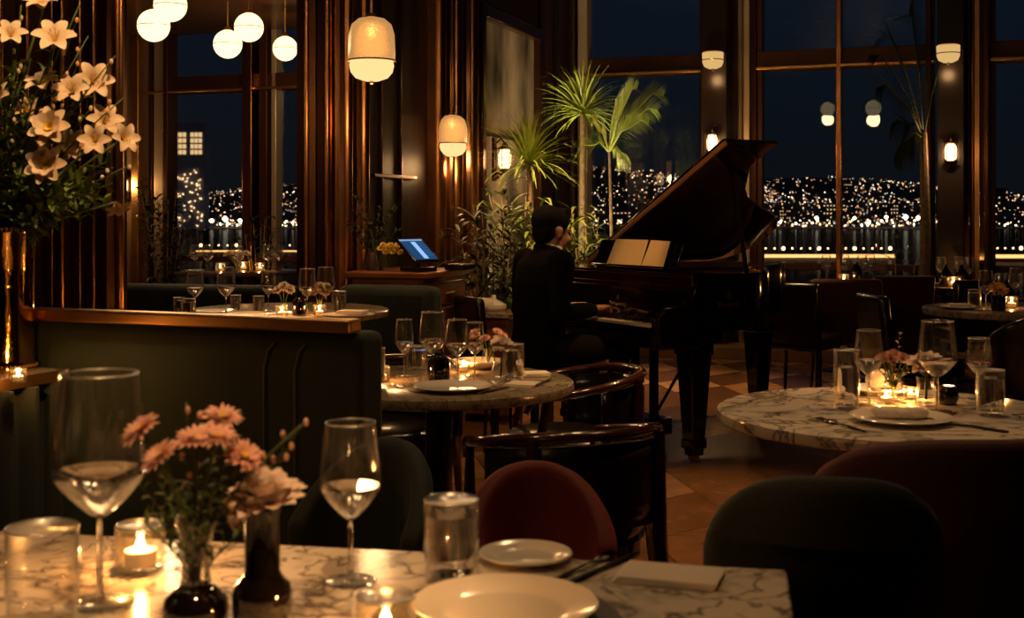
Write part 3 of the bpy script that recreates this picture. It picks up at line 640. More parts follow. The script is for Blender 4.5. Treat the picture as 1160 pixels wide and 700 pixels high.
def arm_chair(m_rail=brownwood, m_pad=leather):
    def f(o):
        W2, D = .27, .26; rail = []
        for i in range(25):
            u = i/24; ph = radians(-125+250*u); x = W2*sin(ph); y = -D*cos(ph)*(1.0 if abs(ph) < pi/2 else 1.35); z = .70-.05*(1-cos(ph))**1.3*.8
            rail.append((x, y, z))
        rail = [(rail[0][0]*.98, rail[0][1]+.03, rail[0][2]-.05)]+rail+[(rail[-1][0]*.98, rail[-1][1]+.03, rail[-1][2]-.05)]
        b = MB(); b.tube(rail, [.014]+[.019]*25+[.014], 12, flat=.85); b.build('crest_rail', m_rail, o, smooth=60)
        b = MB(); vs = []; fs = []
        for i in range(21):
            ph = radians(-80+160*i/20)
            for j in range(5): z = .44+.235*j/4-.03*(1-cos(ph)); vs.append((.985*W2*sin(ph), -.985*D*cos(ph), z))
        for i in range(20):
            for j in range(4): a = i*5+j; fs.append((a, a+5, a+6, a+1))
        b.add(vs, fs); b.build('back_pad', m_pad, o, solid=.028, smooth=180)
        b = MB(); b.lathe([(0, .37), (.95, .37), (1, .40), (.98, .45), (.9, .47), (0, .475)], 36, (0, .03, 0), sx=.245, sy=.245); b.build('seat', m_pad, o, smooth=60)
        b = MB(); b.lathe([(.0, .33), (1, .33), (1, .375), (.0, .375)], 36, (0, .03, 0), sx=.25, sy=.25); b.build('seat_frame', m_rail, o)
        for sx in (-1, 1):
            b = MB(); b.tube([(sx*.20, -.20, .69), (sx*.20, -.20, .40), (sx*.215, -.25, 0)], [.016, .022, .013], 10); b.build('leg', m_rail, o)
            b = MB(); b.tube([(sx*.235, .16, .62), (sx*.225, .19, .40), (sx*.23, .22, 0)], [.013, .021, .013], 10); b.build('leg', m_rail, o)
    return f
ac = arm_chair()
place('armchair', ac, (px_x(640, 3.62), 3.62, 0), 'polished brown wooden armchair with a curved crest rail behind the burgundy arched chair', 'chair', rz=.42)
place('armchair', ac, (.24, 4.78, 0), 'dark glossy armchair between the four wine glass table and the piano bench', 'chair', rz=1.75)
place('armchair', ac, (-.48, 5.0, 0), 'dark armchair on the far side of the four wine glass table', 'chair', rz=2.9)
def sq_chair(m, legm=blackwood, w=.46, H=.86):
    def f(o):
        b = MB(); b.box((0, -.2, .63), (w, .07, H-.42), Rx(.12)); b.build('backrest', m, o, bevel=.03)
        b = MB(); b.box((0, .02, .43), (w, .46, .10)); b.build('seat', m, o, bevel=.03)
        for sx in (-1, 1):
            for sy in (-1, 1): b = MB(); b.tube([(sx*.19, sy*.18+.01, .39), (sx*.21, sy*.21+.01, 0)], [.018, .011], 8); b.build('leg', legm, o)
    return f
place('dining_chair:black', sq_chair(leather, w=.42), (px_x(908, 8.6), 8.6, 0), 'glossy black dining chair just past the tail of the piano', 'chair', rz=-.6)
place('dining_chair:burg', sq_chair(burg_d, w=.5), (px_x(955, 9.1), 9.1, 0), 'dark burgundy square backed chair before the table under the copper rod', 'chair', rz=-.15)
place('dining_chair:burg', sq_chair(burg_d), (px_x(1008, 9.6), 9.6, 0), 'dark burgundy chair turned towards the table under the copper rod', 'chair', rz=.2)
place('dining_chair:black', sq_chair(leather), (px_x(1030, 7.2), 7.2, 0), 'black dining chair beside the farther round marble table', 'chair', rz=-1.5)
place('dining_chair:black', sq_chair(leather), (px_x(1100, 9.0), 9.0, 0), 'black dining chair before the small table at the dark pilaster', 'chair', rz=0)
place('tub_chair:black', tub_chair(leather, .26, .24, .80), (px_x(1180, 6.5), 6.5, 0), 'black tub chair at the edge of the farther round marble table', 'chair', rz=.2)
place('dining_chair:black', sq_chair(leather), (px_x(563, 7.02), 7.02, .0), 'black chair just behind the pianist\'s back', 'chair', rz=-1.1, scale=(.8, .8, 1))
# booth chair and side room banquettes
def booth(L, H, m=green_vel_d, seats=4):
    def f(o):
        b = MB(); b.bb(-L/2, L/2, -.09, .09, .1, H); b.build('backrest', m, o, bevel=.05)
        b = MB(); b.bb(-L/2, L/2, .09, .55, .26, .46); b.build('seat', m, o, bevel=.04)
        b = MB(); b.bb(-L/2+.03, L/2-.03, -.06, .5, 0, .26); b.build('plinth', blackwood, o)
        b = MB()
        for k in range(1, seats*2): x = -L/2+L*k/(seats*2); b.tube([(x, .092, .48), (x, .094, H-.05)], .006, 6); b.tube([(x, -.092, .12), (x, -.094, H-.05)], .006, 6)
        b.build('piping', m, o)
    return f
place('booth_seat:a', booth(.56, .93), (px_x(441, 6.62), 6.62, 0), 'dark green velvet booth back in front of the wooden host stand', 'bench seat', rz=pi-ANG)
place('booth_seat:b', booth(1.5, .82), R(-1.5, 4.3), 'dark green velvet bench behind the glasses in the opening', 'bench seat', rz=-ANG+.1)
place('booth_seat:c', booth(.9, .80, green_vel), R(-3.3, 4.6), 'green velvet bench end beside the copper strip of the opening', 'bench seat', rz=-ANG-.25)

# ================================================================== HOST STAND
HC = Vector((-.486, 6.8, 0)); hs = thing('host_stand', HC, 'reddish brown wooden host stand cabinet with drawers behind the pianist', 'cabinet', pi/2-ANG)
# local +x = along the visible drawer side (room depth), +y = towards the left along the window wall direction
b = MB(); b.bb(0, .62, 0, .44, .06, .955); b.build('body', wood_red, hs, bevel=.006)
b = MB(); b.bb(-.03, .65, -.03, .47, .955, .99); b.build('countertop', wood_red, hs, bevel=.008)
b = MB(); b.bb(.03, .59, .03, .41, 0, .06); b.build('plinth', blackwood, hs)
for k, (z0, z1) in enumerate(((.80, .93), (.62, .78), (.40, .60), (.12, .38))):
    b = MB(); b.bb(.03, .59, -.014, .0, z0, z1); d_ = b.build('drawer', wood_red, hs, bevel=.004)
    b = MB(); b.tube([(.25, -.03, (z0+z1)/2), (.37, -.03, (z0+z1)/2)], .006); b.build('handle', brass, d_)
for k in range(1):
    b = MB(); b.bb(-.014, 0, .03, .41, .12, .92); b.build('side_panel', wood_red, hs, bevel=.004)
# point of sale screen
sp = P(474, 290, 6.95); sp.z = .992
ps = thing('touch_screen', sp, 'tilted touch screen showing a blue page on the wooden host stand', 'screen', radians(45))
tilt = Rx(radians(-33))
b = MB(); b.box((0, 0, .012), (.14, .16, .024)); b.tube([(0, 0, .02), (0, .02, .09)], .018, 10); b.build('stand', leather, ps, bevel=.004)
b = MB(); b.M = Matrix.Translation((0, 0, .125)) @ Matrix.Rotation(radians(36), 4, 'X') @ Matrix.Rotation(radians(0), 4, 'Y'); b.box((0, 0, -.012), (.185, .205, .018)); case = b.build('casing', leather, ps, bevel=.004)
def scr(name, x0, x1, y0, y1, h, m):
    b = MB(); b.M = Matrix.Translation((0, 0, .125)) @ Matrix.Rotation(radians(36), 4, 'X'); b.bb(x0, x1, y0, y1, -.003, h); return b.build(name, m, ps, smooth=0)
scr('display', -.082, .082, -.092, .092, -.0015, emat('screen_blue', (.015, .06, .16), 1.0))
scr('header_bar', -.082, .082, .076, .090, -.0005, emat('screen_pale', (.22, .36, .60), 1.0))
scr('page_column', -.014, .020, -.086, .066, -.0005, emat('screen_light', (.30, .52, .90), 1.1))
for k in range(6): scr('text_row', .030, .072, .05-k*.022, .058-k*.022, -.0005, emat('screen_text', (.04, .11, .28), 1.0))
# little dark objects on the stand
b = MB(); b.lathe([(.0, 0), (.035, 0), (.04, .03), (.03, .08), (.018, .10), (.02, .12), (.0, .12)], 20); tag(b.build('small_vase', glass, loc=P(421, 300, 6.95).xy.to_3d()+Vector((0, 0, .992))), 'small glass vase on the host stand beside dark foliage', 'vase')
b = MB(); b.bb(-.09, .09, -.06, .06, 0, .035); o = b.build('receipt_printer', leather, bevel=.006, loc=(-.30, 7.12, .992), rotz=pi/2-ANG); tag(o, 'low dark box on the host stand beside the screen', 'printer')

# ================================================================== PIANO
kA = radians(-60); PO = Vector((.013, 7.528, 0))
piano = thing('grand_piano', PO, 'black lacquered grand piano with its lid propped open', 'piano', kA)
PM = Matrix.Translation(PO) @ Matrix.Rotation(kA, 4, 'Z')
def PW(a, b_, z): return PM @ Vector((a, b_, z))
out = [(0, .24)]+[(0, y) for y in (.8, 1.3, 1.52)]+[(.03, 1.62), (.10, 1.70), (.20, 1.74), (.34, 1.75), (.48, 1.72), (.60, 1.64), (.68, 1.52), (.76, 1.36), (.86, 1.20), (1.00, 1.06), (1.16, .96), (1.32, .86), (1.42, .76), (1.47, .62), (1.48, .5), (1.48, .24)]
def inset(poly, d):
    n = len(poly); res = []
    for i in range(n):
        p0 = Vector(poly[max(i-1, 0)]); p1 = Vector(poly[min(i+1, n-1)]); t = (p1-p0).normalized(); nn = Vector((t.y, -t.x)); p = Vector(poly[i])+nn*d; res.append((p.x, p.y))
    return res
inn = inset(out, .045)
b = MB(); n = len(out)
vs = [(x, y, .70) for x, y in out]+[(x, y, 1.0) for x, y in out]+[(x, y, 1.0) for x, y in inn]+[(x, y, .70) for x, y in inn]
fs = []
for i in range(n-1):
    for k in range(4): fs.append((k*n+i, k*n+i+1, ((k+1) % 4)*n+i+1, ((k+1) % 4)*n+i))
fs += [(0, n, 2*n, 3*n), (n-1, 4*n-1, 3*n-1, 2*n-1)]
b.add(vs, fs); b.build('rim', black_lac, piano, smooth=35)
b = MB(); in2 = inset(out, .0455); in3 = inset(out, .062); vs = []; 
for p_, z_ in ((in2, .96), (in2, .999), (in3, .999), (in3, .96)): vs += [(x, y, z_) for x, y in p_]
b.add(vs, [(k*n+i, k*n+i+1, ((k+1) % 4)*n+i+1, ((k+1) % 4)*n+i) for i in range(n-1) for k in range(4)]); b.build('inner_rim', mat('maple_inner_rim', (.50, .24, .08), .35), piano, smooth=35)
b = MB(); b.prism([(x, y) for x, y in inn], .70, .74); b.build('bottom_board', black_lac, piano, smooth=35)
b = MB(); b.prism(inset(out, .055), .945, .955); b.build('iron_plate', mat('gold_plate', (.50, .24, .08), .35, .8), piano, smooth=35)
b = MB()
for k in range(28): a = .12+k*.044; b.tube([(a, .45, .965), (a*.82+.03, 1.5 if a < .5 else 1.5-(a-.5)*.9, .965)], .0016, 4)
b.build('strings', steel, piano)
b = MB(); b.bb(0.0, 1.48, .0, .26, .62, .70); b.build('keybed', black_lac, piano, bevel=.008)
b = MB(); b.bb(.10, 1.38, .0, .035, .70, .728); b.build('key_slip', black_lac, piano, bevel=.004)
for a0, a1 in ((0, .045), (1.435, 1.48)):
    b = MB(); pr = [(-.01, .66), (-.015, .74), (.0, .80), (.05, .83), (.14, .84), (.20, .88), (.24, .96), (.25, 1.0), (.30, 1.0), (.30, .66)]
    nn_ = len(pr); b.add([(a0, y, z) for y, z in pr]+[(a1, y, z) for y, z in pr], [tuple(range(nn_)), tuple(reversed(range(nn_, 2*nn_)))]+[(i, nn_+i, nn_+(i+1) % nn_, (i+1) % nn_) for i in range(nn_)]); b.build('arm', black_lac, piano, bevel=.006)
for a0, a1 in ((.045, .125), (1.355, 1.435)): b = MB(); b.bb(a0, a1, .03, .22, .70, .755); b.build('key_block', black_lac, piano, bevel=.006)
ivory = mat('ivory', (.80, .68, .50), .2); 
K0, K1 = .125, 1.355; kw = (K1-K0)/52
wk = MB(); wk.bb(.0006, kw-.0006, .04, .195, .705, .738); wk0 = wk.build('white_key', ivory, piano, bevel=.001); wk0.location.x = K0
for i in range(1, 52): c = wk0.copy(); COL.objects.link(c); c.location.x = K0+i*kw
bk = MB(); bk.box((0, .145, .745), (.0105, .098, .022)); bk0 = None
for i in range(51):
    if (i % 7) in (1, 4): continue
    x = K0+(i+1)*kw
    if bk0 is None: bk0 = bk.build('black_key', blackwood, piano, bevel=.002); bk0.location.x = x
    else: c = bk0.copy(); COL.objects.link(c); c.location.x = x
b = MB(); b.box((.74, .222, .825), (1.39, .022, .17), Rx(-.12)); b.build('fallboard', black_lac, piano, bevel=.006)
b = MB(); b.bb(.045, 1.435, .235, .42, .93, .985); b.bb(.045, 1.435, .225, .245, .905, .935); b.build('front_rail', red_lac, piano, bevel=.006)  # reddish lacquer paints brown highlights onto the black rail
b = MB(); b.bb(.045, 1.435, .24, .44, .985, .998); b.build('desk_shelf', red_lac, piano, bevel=.003)
# illegible gilt lettering and small crest, as on the photographed fallboard
def text_obj(body, size, m, parent, M_):
    cu = bpy.data.curves.new('lettering', 'FONT'); cu.body = body; cu.size = size; cu.extrude = .0006; cu.align_x = 'CENTER'
    t_ = bpy.data.objects.new('lettering', cu); COL.objects.link(t_); dg = bpy.context.evaluated_depsgraph_get(); dg.update()
    me = bpy.data.meshes.new_from_object(t_.evaluated_get(dg)); me.materials.clear(); me.materials.append(m); COL.objects.unlink(t_); bpy.data.objects.remove(t_)
    o = bpy.data.objects.new('lettering', me); COL.objects.link(o); o.parent = parent; o.matrix_local = M_; return o
gilt = mat('gilt', (.75, .50, .24), .35, .7)
text_obj('Yvirquvmng', .034, gilt, piano, Matrix.Translation((.80, .206, .800)) @ Matrix.Rotation(radians(90-7), 4, 'X'))
b = MB(); b.M = Matrix.Translation((.80, .2075, .845)) @ Matrix.Rotation(radians(90-7), 4, 'X'); b.add([(-.010, -.010, 0), (-.004, -.002, 0), (-.006, .006, 0), (0, .016, 0), (.006, .006, 0), (.004, -.002, 0), (.010, -.010, 0), (0, -.006, 0)], [tuple(range(8))][0:1]); b.build('crest', gilt, piano, smooth=0, solid=.001)
# faint maker's mark on the cheek towards the room
b = MB(); b.M = Matrix.Translation((1.4815, .44, .88)) @ Matrix.Rotation(pi/2, 4, 'Z') @ Matrix.Rotation(pi/2, 4, 'X')
b.lathe([(.010, 0), (.014, 0), (.014, .001), (.010, .001), (.010, 0)], 16); b.box((0, .024, 0), (.004, .014, .001)); b.box((-.009, .02, 0), (.003, .012, .001), Rz(.5)); b.box((.009, .02, 0), (.003, .012, .001), Rz(-.5)); b.build('side_crest', mat('dull_gilt', (.10, .07, .04), .5, .5), piano, smooth=0)
text_obj('Yvmurirtll', .036, mat('dull_gilt'), piano, Matrix.Translation((1.481, .44, .828)) @ Matrix.Rotation(pi/2, 4, 'Z') @ Matrix.Rotation(pi/2, 4, 'X'))
# lid
phi = radians(27); LM = Matrix.Translation((0, 0, 1.005)) @ Matrix.Rotation(-phi, 4, 'Y')
lid = [(x, y) for x, y in out if y >= .5]; lid = [(-.01, .55)]+[(x-(.01 if x < .001 else 0), y) for x, y in lid if y > .56 and x < 1.475]+[(1.49, .62), (1.50, .55)]
b = MB(); b.M = LM; b.prism(list(reversed(lid)), .0, .022, 0); b.build('lid', [red_lac], piano, bevel=.004, smooth=35)
b = MB(); b.M = LM; b.bb(-.01, 1.50, .54, .555, -.004, .026); b.build('lid_edge_glint', mat('edge_glint_bronze', (.55, .28, .10), .42, .8), piano, bevel=.003)  # bronze strip paints the golden reflection along the lacquered edge
b = MB(); b.M = LM; b.bb(.0, 1.49, .545, .93, .025, .044); b.build('front_flap', black_lac, piano, bevel=.004)
top = LM @ Vector((1.20, .80, 0)); b = MB(); b.tube([(1.44, .60, .99), tuple(top)], .013, 8); b.build('lid_prop', black_lac, piano)
# music desk
b = MB(); b.M = Matrix.Translation((.74, .36, 1.0)) @ Matrix.Rotation(radians(-20), 4, 'X')
b.box((0, 0, .085), (.80, .014, .17)); b.box((0, -.018, .008), (.80, .03, .012)); b.build('music_desk', black_lac, piano, bevel=.004)
# legs
def pleg(a, b_):
    m_ = MB(); m_.box((a, b_, .60), (.15, .15, .06)); m_.box((a, b_, .34), (.135, .135, .47), taper=.62); m_.box((a, b_, .10), (.10, .10, .05)); m_.box((a, b_, .07), (.075, .075, .06))
    o = m_.build('leg', black_lac, piano, bevel=.006); c = MB(); c.lathe([(0, -.018), (.026, -.018), (.03, 0), (.026, .018), (0, .018)], 20, (a, b_, .031), rot=Rx(pi/2)); c.build('caster', brass, o)
pleg(1.34, .32); pleg(.14, .32); pleg(.50, 1.50)
b = MB(); b.bb(1.34-.2, 1.34+.1, .24, .44, .63, .70); b.build('leg_block', black_lac, piano, bevel=.008)
b = MB(); b.bb(.68, .72, .38, .42, .16, .64); b.bb(.86, .90, .38, .42, .16, .64); b.bb(.62, .96, .33, .47, .08, .17); b.bb(.66, .92, .34, .46, .60, .66); b.tube([(.79, .46, .14), (.79, .86, .68)], .010, 8); b.build('pedal_lyre', black_lac, piano, bevel=.006)
for k in (-1, 0, 1): b = MB(); b.tube([(.79+k*.075, .34, .10), (.79+k*.075, .25, .085), (.79+k*.075, .20, .075)], [.008, .014, .016], 10, flat=.4); b.build('pedal', brass, piano)
# sheet music
sm = thing('sheet_music', PW(.72, .33, 1.012), 'open tan sheet music lit on the piano desk', 'sheet music', kA)
paper = mat('tan_paper', (.66, .45, .21), .38)  # tan is the parchment's own colour
for a0, a1, tz in ((-.22, .12, .0), (.125, .33, .02)):
    b = MB(); b.M = Matrix.Rotation(radians(-20), 4, 'X'); b.add([(a0, .004, 0), (a1, .004, 0), (a1+.0, .006-tz*.2, .166-tz*.3), (a0+.02, .006, .166)], [(0, 1, 2, 3)]); b.build('page', paper, sm, smooth=0, solid=.002)
# piano bench
bn = thing('piano_bench', PW(.76, -.27, 0), 'black upholstered bench under the pianist', 'bench', kA)
b = MB(); b.box((0, 0, .465), (.66, .34, .06)); b.build('seat_cushion', leather, bn, bevel=.02)
b = MB(); b.box((0, 0, .42), (.64, .33, .04)); b.build('apron', blackwood, bn, bevel=.003)
for sx in (-1, 1):
    for sy in (-1, 1): b = MB(); b.box((sx*.285, sy*.13, .20), (.045, .045, .40), taper=.7); b.build('leg', blackwood, bn, bevel=.003)

# ================================================================== PIANIST (built in the piano's frame: x = along keys to the treble, y = forward)
man = thing('person', PW(.76, -.27, 0), 'person in a black suit seated at the piano, short dark hair, hands on the keys', 'person', kA)
MT = Matrix.Translation((-.76, .27, 0))
def ell_loft(b, secs, n=20):              # secs: (cx, cy, cz, rx, ry)
    vs = []; fs = []
    for cx, cy, cz, rx, ry in secs:
        for i in range(n): a = 2*pi*i/n; vs.append((cx+rx*cos(a), cy+ry*sin(a), cz))
    for k in range(len(secs)-1):
        for i in range(n): j = (i+1) % n; fs.append((k*n+i, k*n+j, (k+1)*n+j, (k+1)*n+i))
    fs.append(tuple(reversed(range(n)))); fs.append(tuple(range((len(secs)-1)*n, len(secs)*n))); b.add(vs, fs)
def limb(b, pts, rad, n=14):
    b.tube(pts, rad, n)
    for p, r in zip(pts, rad): b.sphere(p, r*.99, n, 8)
HX, HY, HZc = .74, -.185, 1.218           # centre of the head
RS, LS = (.935, -.25, 1.055), (.565, -.25, 1.055)
RE, LE = (.995, -.30, .785), (.50, -.25, .785)
RW, LW = (.835, .015, .785), (.56, .03, .785)
yaw = Rz(radians(4)); nod = Rx(radians(-12))
HM = Matrix.Translation((HX, HY, HZc)) @ (yaw @ nod).to_4x4() @ Matrix.Scale(1.07, 4)
body = MB(); body.M = MT
# torso, pelvis, legs, arms inside the clothes
ell_loft(body, [(.75, -.28, .50, .15, .12), (.75, -.28, .60, .16, .115), (.75, -.275, .78, .145, .10), (.75, -.262, .95, .175, .108), (.75, -.25, 1.05, .165, .09), (.75, -.235, 1.09, .09, .065)])
for sh, el, wr in ((RS, RE, RW), (LS, LE, LW)): limb(body, [sh, el, wr], [.05, .040, .027])
for sx in (-1, 1): limb(body, [(.75+sx*.10, -.26, .56), (.75+sx*.16, .14, .555), (.75+sx*.16, .12, .12)], [.08, .058, .038])
limb(body, [(.75, -.225, 1.07), (.752, -.185, 1.15), (.752, -.178, 1.19)], [.06, .054, .052])
body.M = MT @ HM
body.sphere((0, -.018, .032), (.076, .095, .092), 24, 16)     # skull
body.sphere((0, .025, -.035), (.060, .070, .078), 20, 14)     # face
body.sphere((0, .055, -.088), (.036, .032, .026), 14, 10)     # chin
body.sphere((0, .012, -.07), (.056, .062, .045), 16, 10)      # jaw
body.sphere((0, .083, .022), (.045, .014, .012), 14, 8)       # brow
body.tube([(0, .088, .012), (0, .102, -.012), (0, .112, -.030), (0, .098, -.040)], [.009, .011, .014, .012], 10)
body.sphere((0, .090, -.060), (.022, .010, .006), 12, 8); body.sphere((0, .088, -.070), (.020, .010, .007), 12, 8)   # lips
for sx in (-1, 1):
    body.sphere((sx*.034, .082, -.028), (.022, .016, .02), 12, 8)
    body.sphere((sx*.078, -.008, -.012), (.009, .019, .032), 12, 10, rot=Rx(-.2)); body.sphere((sx*.082, -.015, .0), (.008, .018, .020), 12, 8)
body.M = MT
def hand(b, w, sgn, yawd=0):              # palm and five bent fingers resting on the keys
    w = Vector(w); H = Matrix.Translation(w) @ Matrix.Rotation(yawd, 4, 'Z'); old = b.M.copy(); b.M = b.M @ H
    b.sphere((0, .045, .008), (.040, .048, .016), 14, 8); b.sphere((0, .01, .0), (.028, .03, .018), 12, 8)
    for k, (x, L_) in enumerate(((-.030, .062), (-.011, .075), (.009, .080), (.028, .070))):
        x *= -sgn if False else 1; ln = (L_ if sgn < 0 else (.070, .080, .075, .062)[k])
        b.tube([(x, .075, .010), (x*1.12, .075+ln*.45, .016), (x*1.18, .075+ln*.80, -.004), (x*1.2, .075+ln*.92, -.026)], [.0095, .009, .008, .0065], 8)
    b.tube([(-sgn*.030, .02, .0), (-sgn*.054, .045, -.010), (-sgn*.058, .078, -.026)], [.013, .010, .008], 8)
    b.M = old
hand(body, RW, 1, radians(18)); hand(body, LW, -1, radians(-8))
body.build('body', skin_m, man, remesh=.006)
# jacket
jk = MB(); jk.M = MT
ell_loft(jk, [(.75, -.285, .47, .20, .145), (.75, -.285, .56, .195, .145), (.75, -.28, .68, .175, .13), (.75, -.275, .80, .165, .122), (.75, -.262, .95, .195, .13), (.75, -.25, 1.04, .20, .115), (.75, -.24, 1.085, .15, .09), (.75, -.232, 1.115, .085, .07)], 28)
for sh, el, wr in ((RS, RE, RW), (LS, LE, LW)):
    sh, el, wr = Vector(sh), Vector(el), Vector(wr); cuff = wr+(el-wr).normalized()*.015
    limb(jk, [sh+Vector((0, 0, -.004)), sh.lerp(el, .5), el, el.lerp(wr, .5), cuff], [.074, .066, .056, .05, .040], 16)
# lapel / collar ring
jk.tube([(.75+.072*cos(a), -.222+.062*sin(a), 1.122+.018*sin(-a)) for a in [pi*(-.5)+2*pi*i/20 for i in range(21)]], .016, 8)
jk.build('jacket', suit_m, man, remesh=.008)
sh_ = MB(); sh_.M = MT; sh_.lathe([(.058, 0), (.062, .0), (.060, .026), (.056, .028), (.054, .026)], 28, (.751, -.200, 1.114), rot=Rx(-.25)); sh_.build('shirt_collar', shirt_m, man, smooth=60)
for wr, el in ((RW, RE), (LW, LE)):
    wr, el = Vector(wr), Vector(el); d0 = (wr-el).normalized(); c = MB(); c.M = MT; c.tube([wr-d0*.03, wr+d0*.004], [.034, .033], 14); c.build('shirt_cuff', shirt_m, man)
tr = MB(); tr.M = MT
for sx in (-1, 1): limb(tr, [(.75+sx*.10, -.27, .575), (.75+sx*.15, -.05, .575), (.75+sx*.17, .14, .56), (.75+sx*.165, .12, .30), (.75+sx*.16, .11, .10)], [.095, .083, .070, .058, .056], 16)
ell_loft(tr, [(.75, -.29, .50, .18, .13), (.75, -.29, .62, .17, .125)]); tr.build('trousers', trouser_m, man, remesh=.009)
for sx in (-1, 1):
    s_ = MB(); s_.M = MT; s_.sphere((.75+sx*.16, .17, .035), (.045, .13, .034), 16, 10); s_.sphere((.75+sx*.16, .10, .06), (.042, .055, .055), 14, 8); s_.build('shoe', black_lac, man, remesh=.008)
hr = MB(); hr.M = MT @ HM
hr.sphere((0, -.034, .045), (.081, .098, .084), 28, 18); hr.sphere((0, -.050, .0), (.074, .062, .078), 24, 14); hr.sphere((0, -.062, -.045), (.056, .036, .040), 18, 10); hr.sphere((0, .020, .088), (.066, .060, .036), 20, 10)
for sx in (-1, 1): hr.sphere((sx*.062, -.002, .045), (.020, .052, .045), 14, 8); hr.sphere((sx*.072, .016, .006), (.007, .009, .026), 8, 6)
for k in range(26):
    a = k*2.4; r_ = .015+.045*random.random(); hr.sphere((r_*cos(a), .02+r_*sin(a)*.9, .105+.01*random.random()), (.016, .022, .012), 8, 6)
hr.build('hair', hair_m, man, remesh=.006)

# ================================================================== TABLEWARE
def glass_profile(kind):
    if kind == 'wine':       # tulip bowl
        return [(.0045, .092), (.014, .099), (.031, .117), (.0435, .136), (.0452, .144), (.0440, .168), (.0405, .200), (.0365, .235)]
    if kind == 'large':      # broad bowl tapering to the rim
        return [(.0045, .092), (.016, .099), (.038, .118), (.0535, .136), (.0555, .144), (.0540, .168), (.0495, .205), (.0445, .245)]
    return [(.004, .100), (.010, .104), (.024, .118), (.034, .138), (.036, .152), (.034, .175), (.031, .195), (.027, .215)]
def smooth_prof(p, n=4):
    r = []
    for i in range(len(p)-1):
        p0, p1, p2, p3 = p[max(i-1, 0)], p[i], p[i+1], p[min(i+2, len(p)-1)]
        for k in range(n):
            t = k/n; r.append(tuple(.5*((2*p1[q])+(-p0[q]+p2[q])*t+(2*p0[q]-5*p1[q]+4*p2[q]-p3[q])*t*t+(-p0[q]+3*p1[q]-3*p2[q]+p3[q])*t**3) for q in (0, 1)))
    r.append(p[-1]); return r
def wine_glass(kind='wine', fill=.03, seg=40):
    def f(o):
        p = smooth_prof(glass_profile(kind)); z0 = p[0][1]; rim = p[-1]
        outer = [(0, z0-.004)]+p; inner = [(max(r-.0011, .0), z+.0008) for r, z in p if z > z0+.004]
        prof = outer+[(rim[0]-.0005, rim[1]+.0007)]+list(reversed(inner))+[(0, z0+.004)]
        b = MB(); b.lathe(prof, seg); b.m = 1; b.lathe([(rim[0]+.0006*cos(q*pi/3), rim[1]+.0008*sin(q*pi/3)) for q in range(7)], seg); b.build('bowl', [glass, rim_glass], o, smooth=180)
        b = MB(); b.lathe([(.0, .004), (.0065, .006), (.0045, .012), (.0036, .04), (.0036, z0-.02), (.0045, z0), (.0, z0+.002)], 14); b.build('stem', liquid, o, smooth=180)
        fr_ = .040 if kind != 'small' else .032
        b = MB(); b.lathe([(.0, .0005), (fr_-.001, .0005), (fr_, .0014), (fr_-.001, .0022), (.018, .0035), (.007, .007), (.0, .0085)], seg); b.build('foot', glass, o, smooth=180)
        if fill:
            q = [(r-.0016, z+.001) for r, z in p if z > z0+.001 and z < z0+fill]
            b = MB(); b.lathe([(0, z0+.005)]+q+[(0, q[-1][1])], seg); b.build('water', liquid, o, smooth=50)
    return f
def tumbler(r=.040, h=.115, fill=.7):
    def f(o):
        b = MB(); b.lathe([(0, 0), (r*.88, 0), (r*.92, .003), (r, h*.45), (r*.985, h), (r*.97, h+.0006), (r*.955, h), (r*.965, h*.45), (r*.86, .012), (0, .010)], 40); b.build('glass_body', glass, o, smooth=60)
        b = MB(); b.lathe([(r*.985, h-.0008), (r*.992, h+.0005), (r*.975, h+.0015), (r*.958, h+.0005), (r*.965, h-.0008)], 40); b.build('rim', rim_glass, o, smooth=180)
        if fill:
            z1 = .013+(h-.02)*fill
            b = MB(); b.lathe([(0, .012), (r*.855, .013), (r*.955, h*.45 if h*.45 < z1 else z1*.98), (r*.955, z1), (0, z1)], 40); b.build('water', liquid, o, smooth=40)
    return f
def candle(r=.038, h=.068, power=.9):
    def f(o):
        b = MB(); b.lathe([(0, 0), (r*.9, 0), (r, .006), (r, h-.004), (r*.97, h), (r*.90, h), (r*.89, h-.004), (r*.89, .010), (0, .009)], 40); ho = b.build('glass_holder', holder_glass, o, smooth=60)
        b = MB(); b.lathe([(r*.90, h-.002), (r*.985, h-.002), (r*.99, h), (r*.94, h+.002), (r*.90, h)], 40); b.build('rim', rim_glass, ho, smooth=180)
        b = MB(); b.lathe([(0, .0095), (r*.62, .0095), (r*.64, .012), (r*.64, h*.44), (r*.58, h*.45), (0, h*.43)], 28); wx = b.build('candle', wax, o, smooth=50)
        b = MB(); b.tube([(0, 0, h*.43), (.0005, 0, h*.43+.007)], .0008, 6); b.build('wick', leather, wx)
        b = MB(); fl = r*.30; b.lathe([(0, h*.46), (fl*.45, h*.49), (fl*.62, h*.55), (fl*.45, h*.64), (fl*.18, h*.74), (0, h*.80)], 14); b.build('flame', flame_m, wx, smooth=180)
        light('flame_light', 'POINT', (0, 0, h*.84), power*2.2, AMBER, .006, o)
    return f
def plate(r=.127, rimh=.014):
    def f(o):
        b = MB(); b.lathe([(0, .002), (r*.55, 0), (r*.58, .003), (r*.72, .006), (r*.98, rimh), (r, rimh+.002), (r*.985, rimh+.0035), (r*.74, .0095), (r*.66, .006), (r*.60, .0045), (0, .004)], 72); b.build('dish', porcelain, o, smooth=50)
    return f
def one(name, fn_geo, m, loc, label, cat, rz=0, group=None, **k):
    b = MB(); fn_geo(b); o = b.build(name, m, loc=loc, **k); o.rotation_euler.z = rz; return tag(o, label, cat, group)
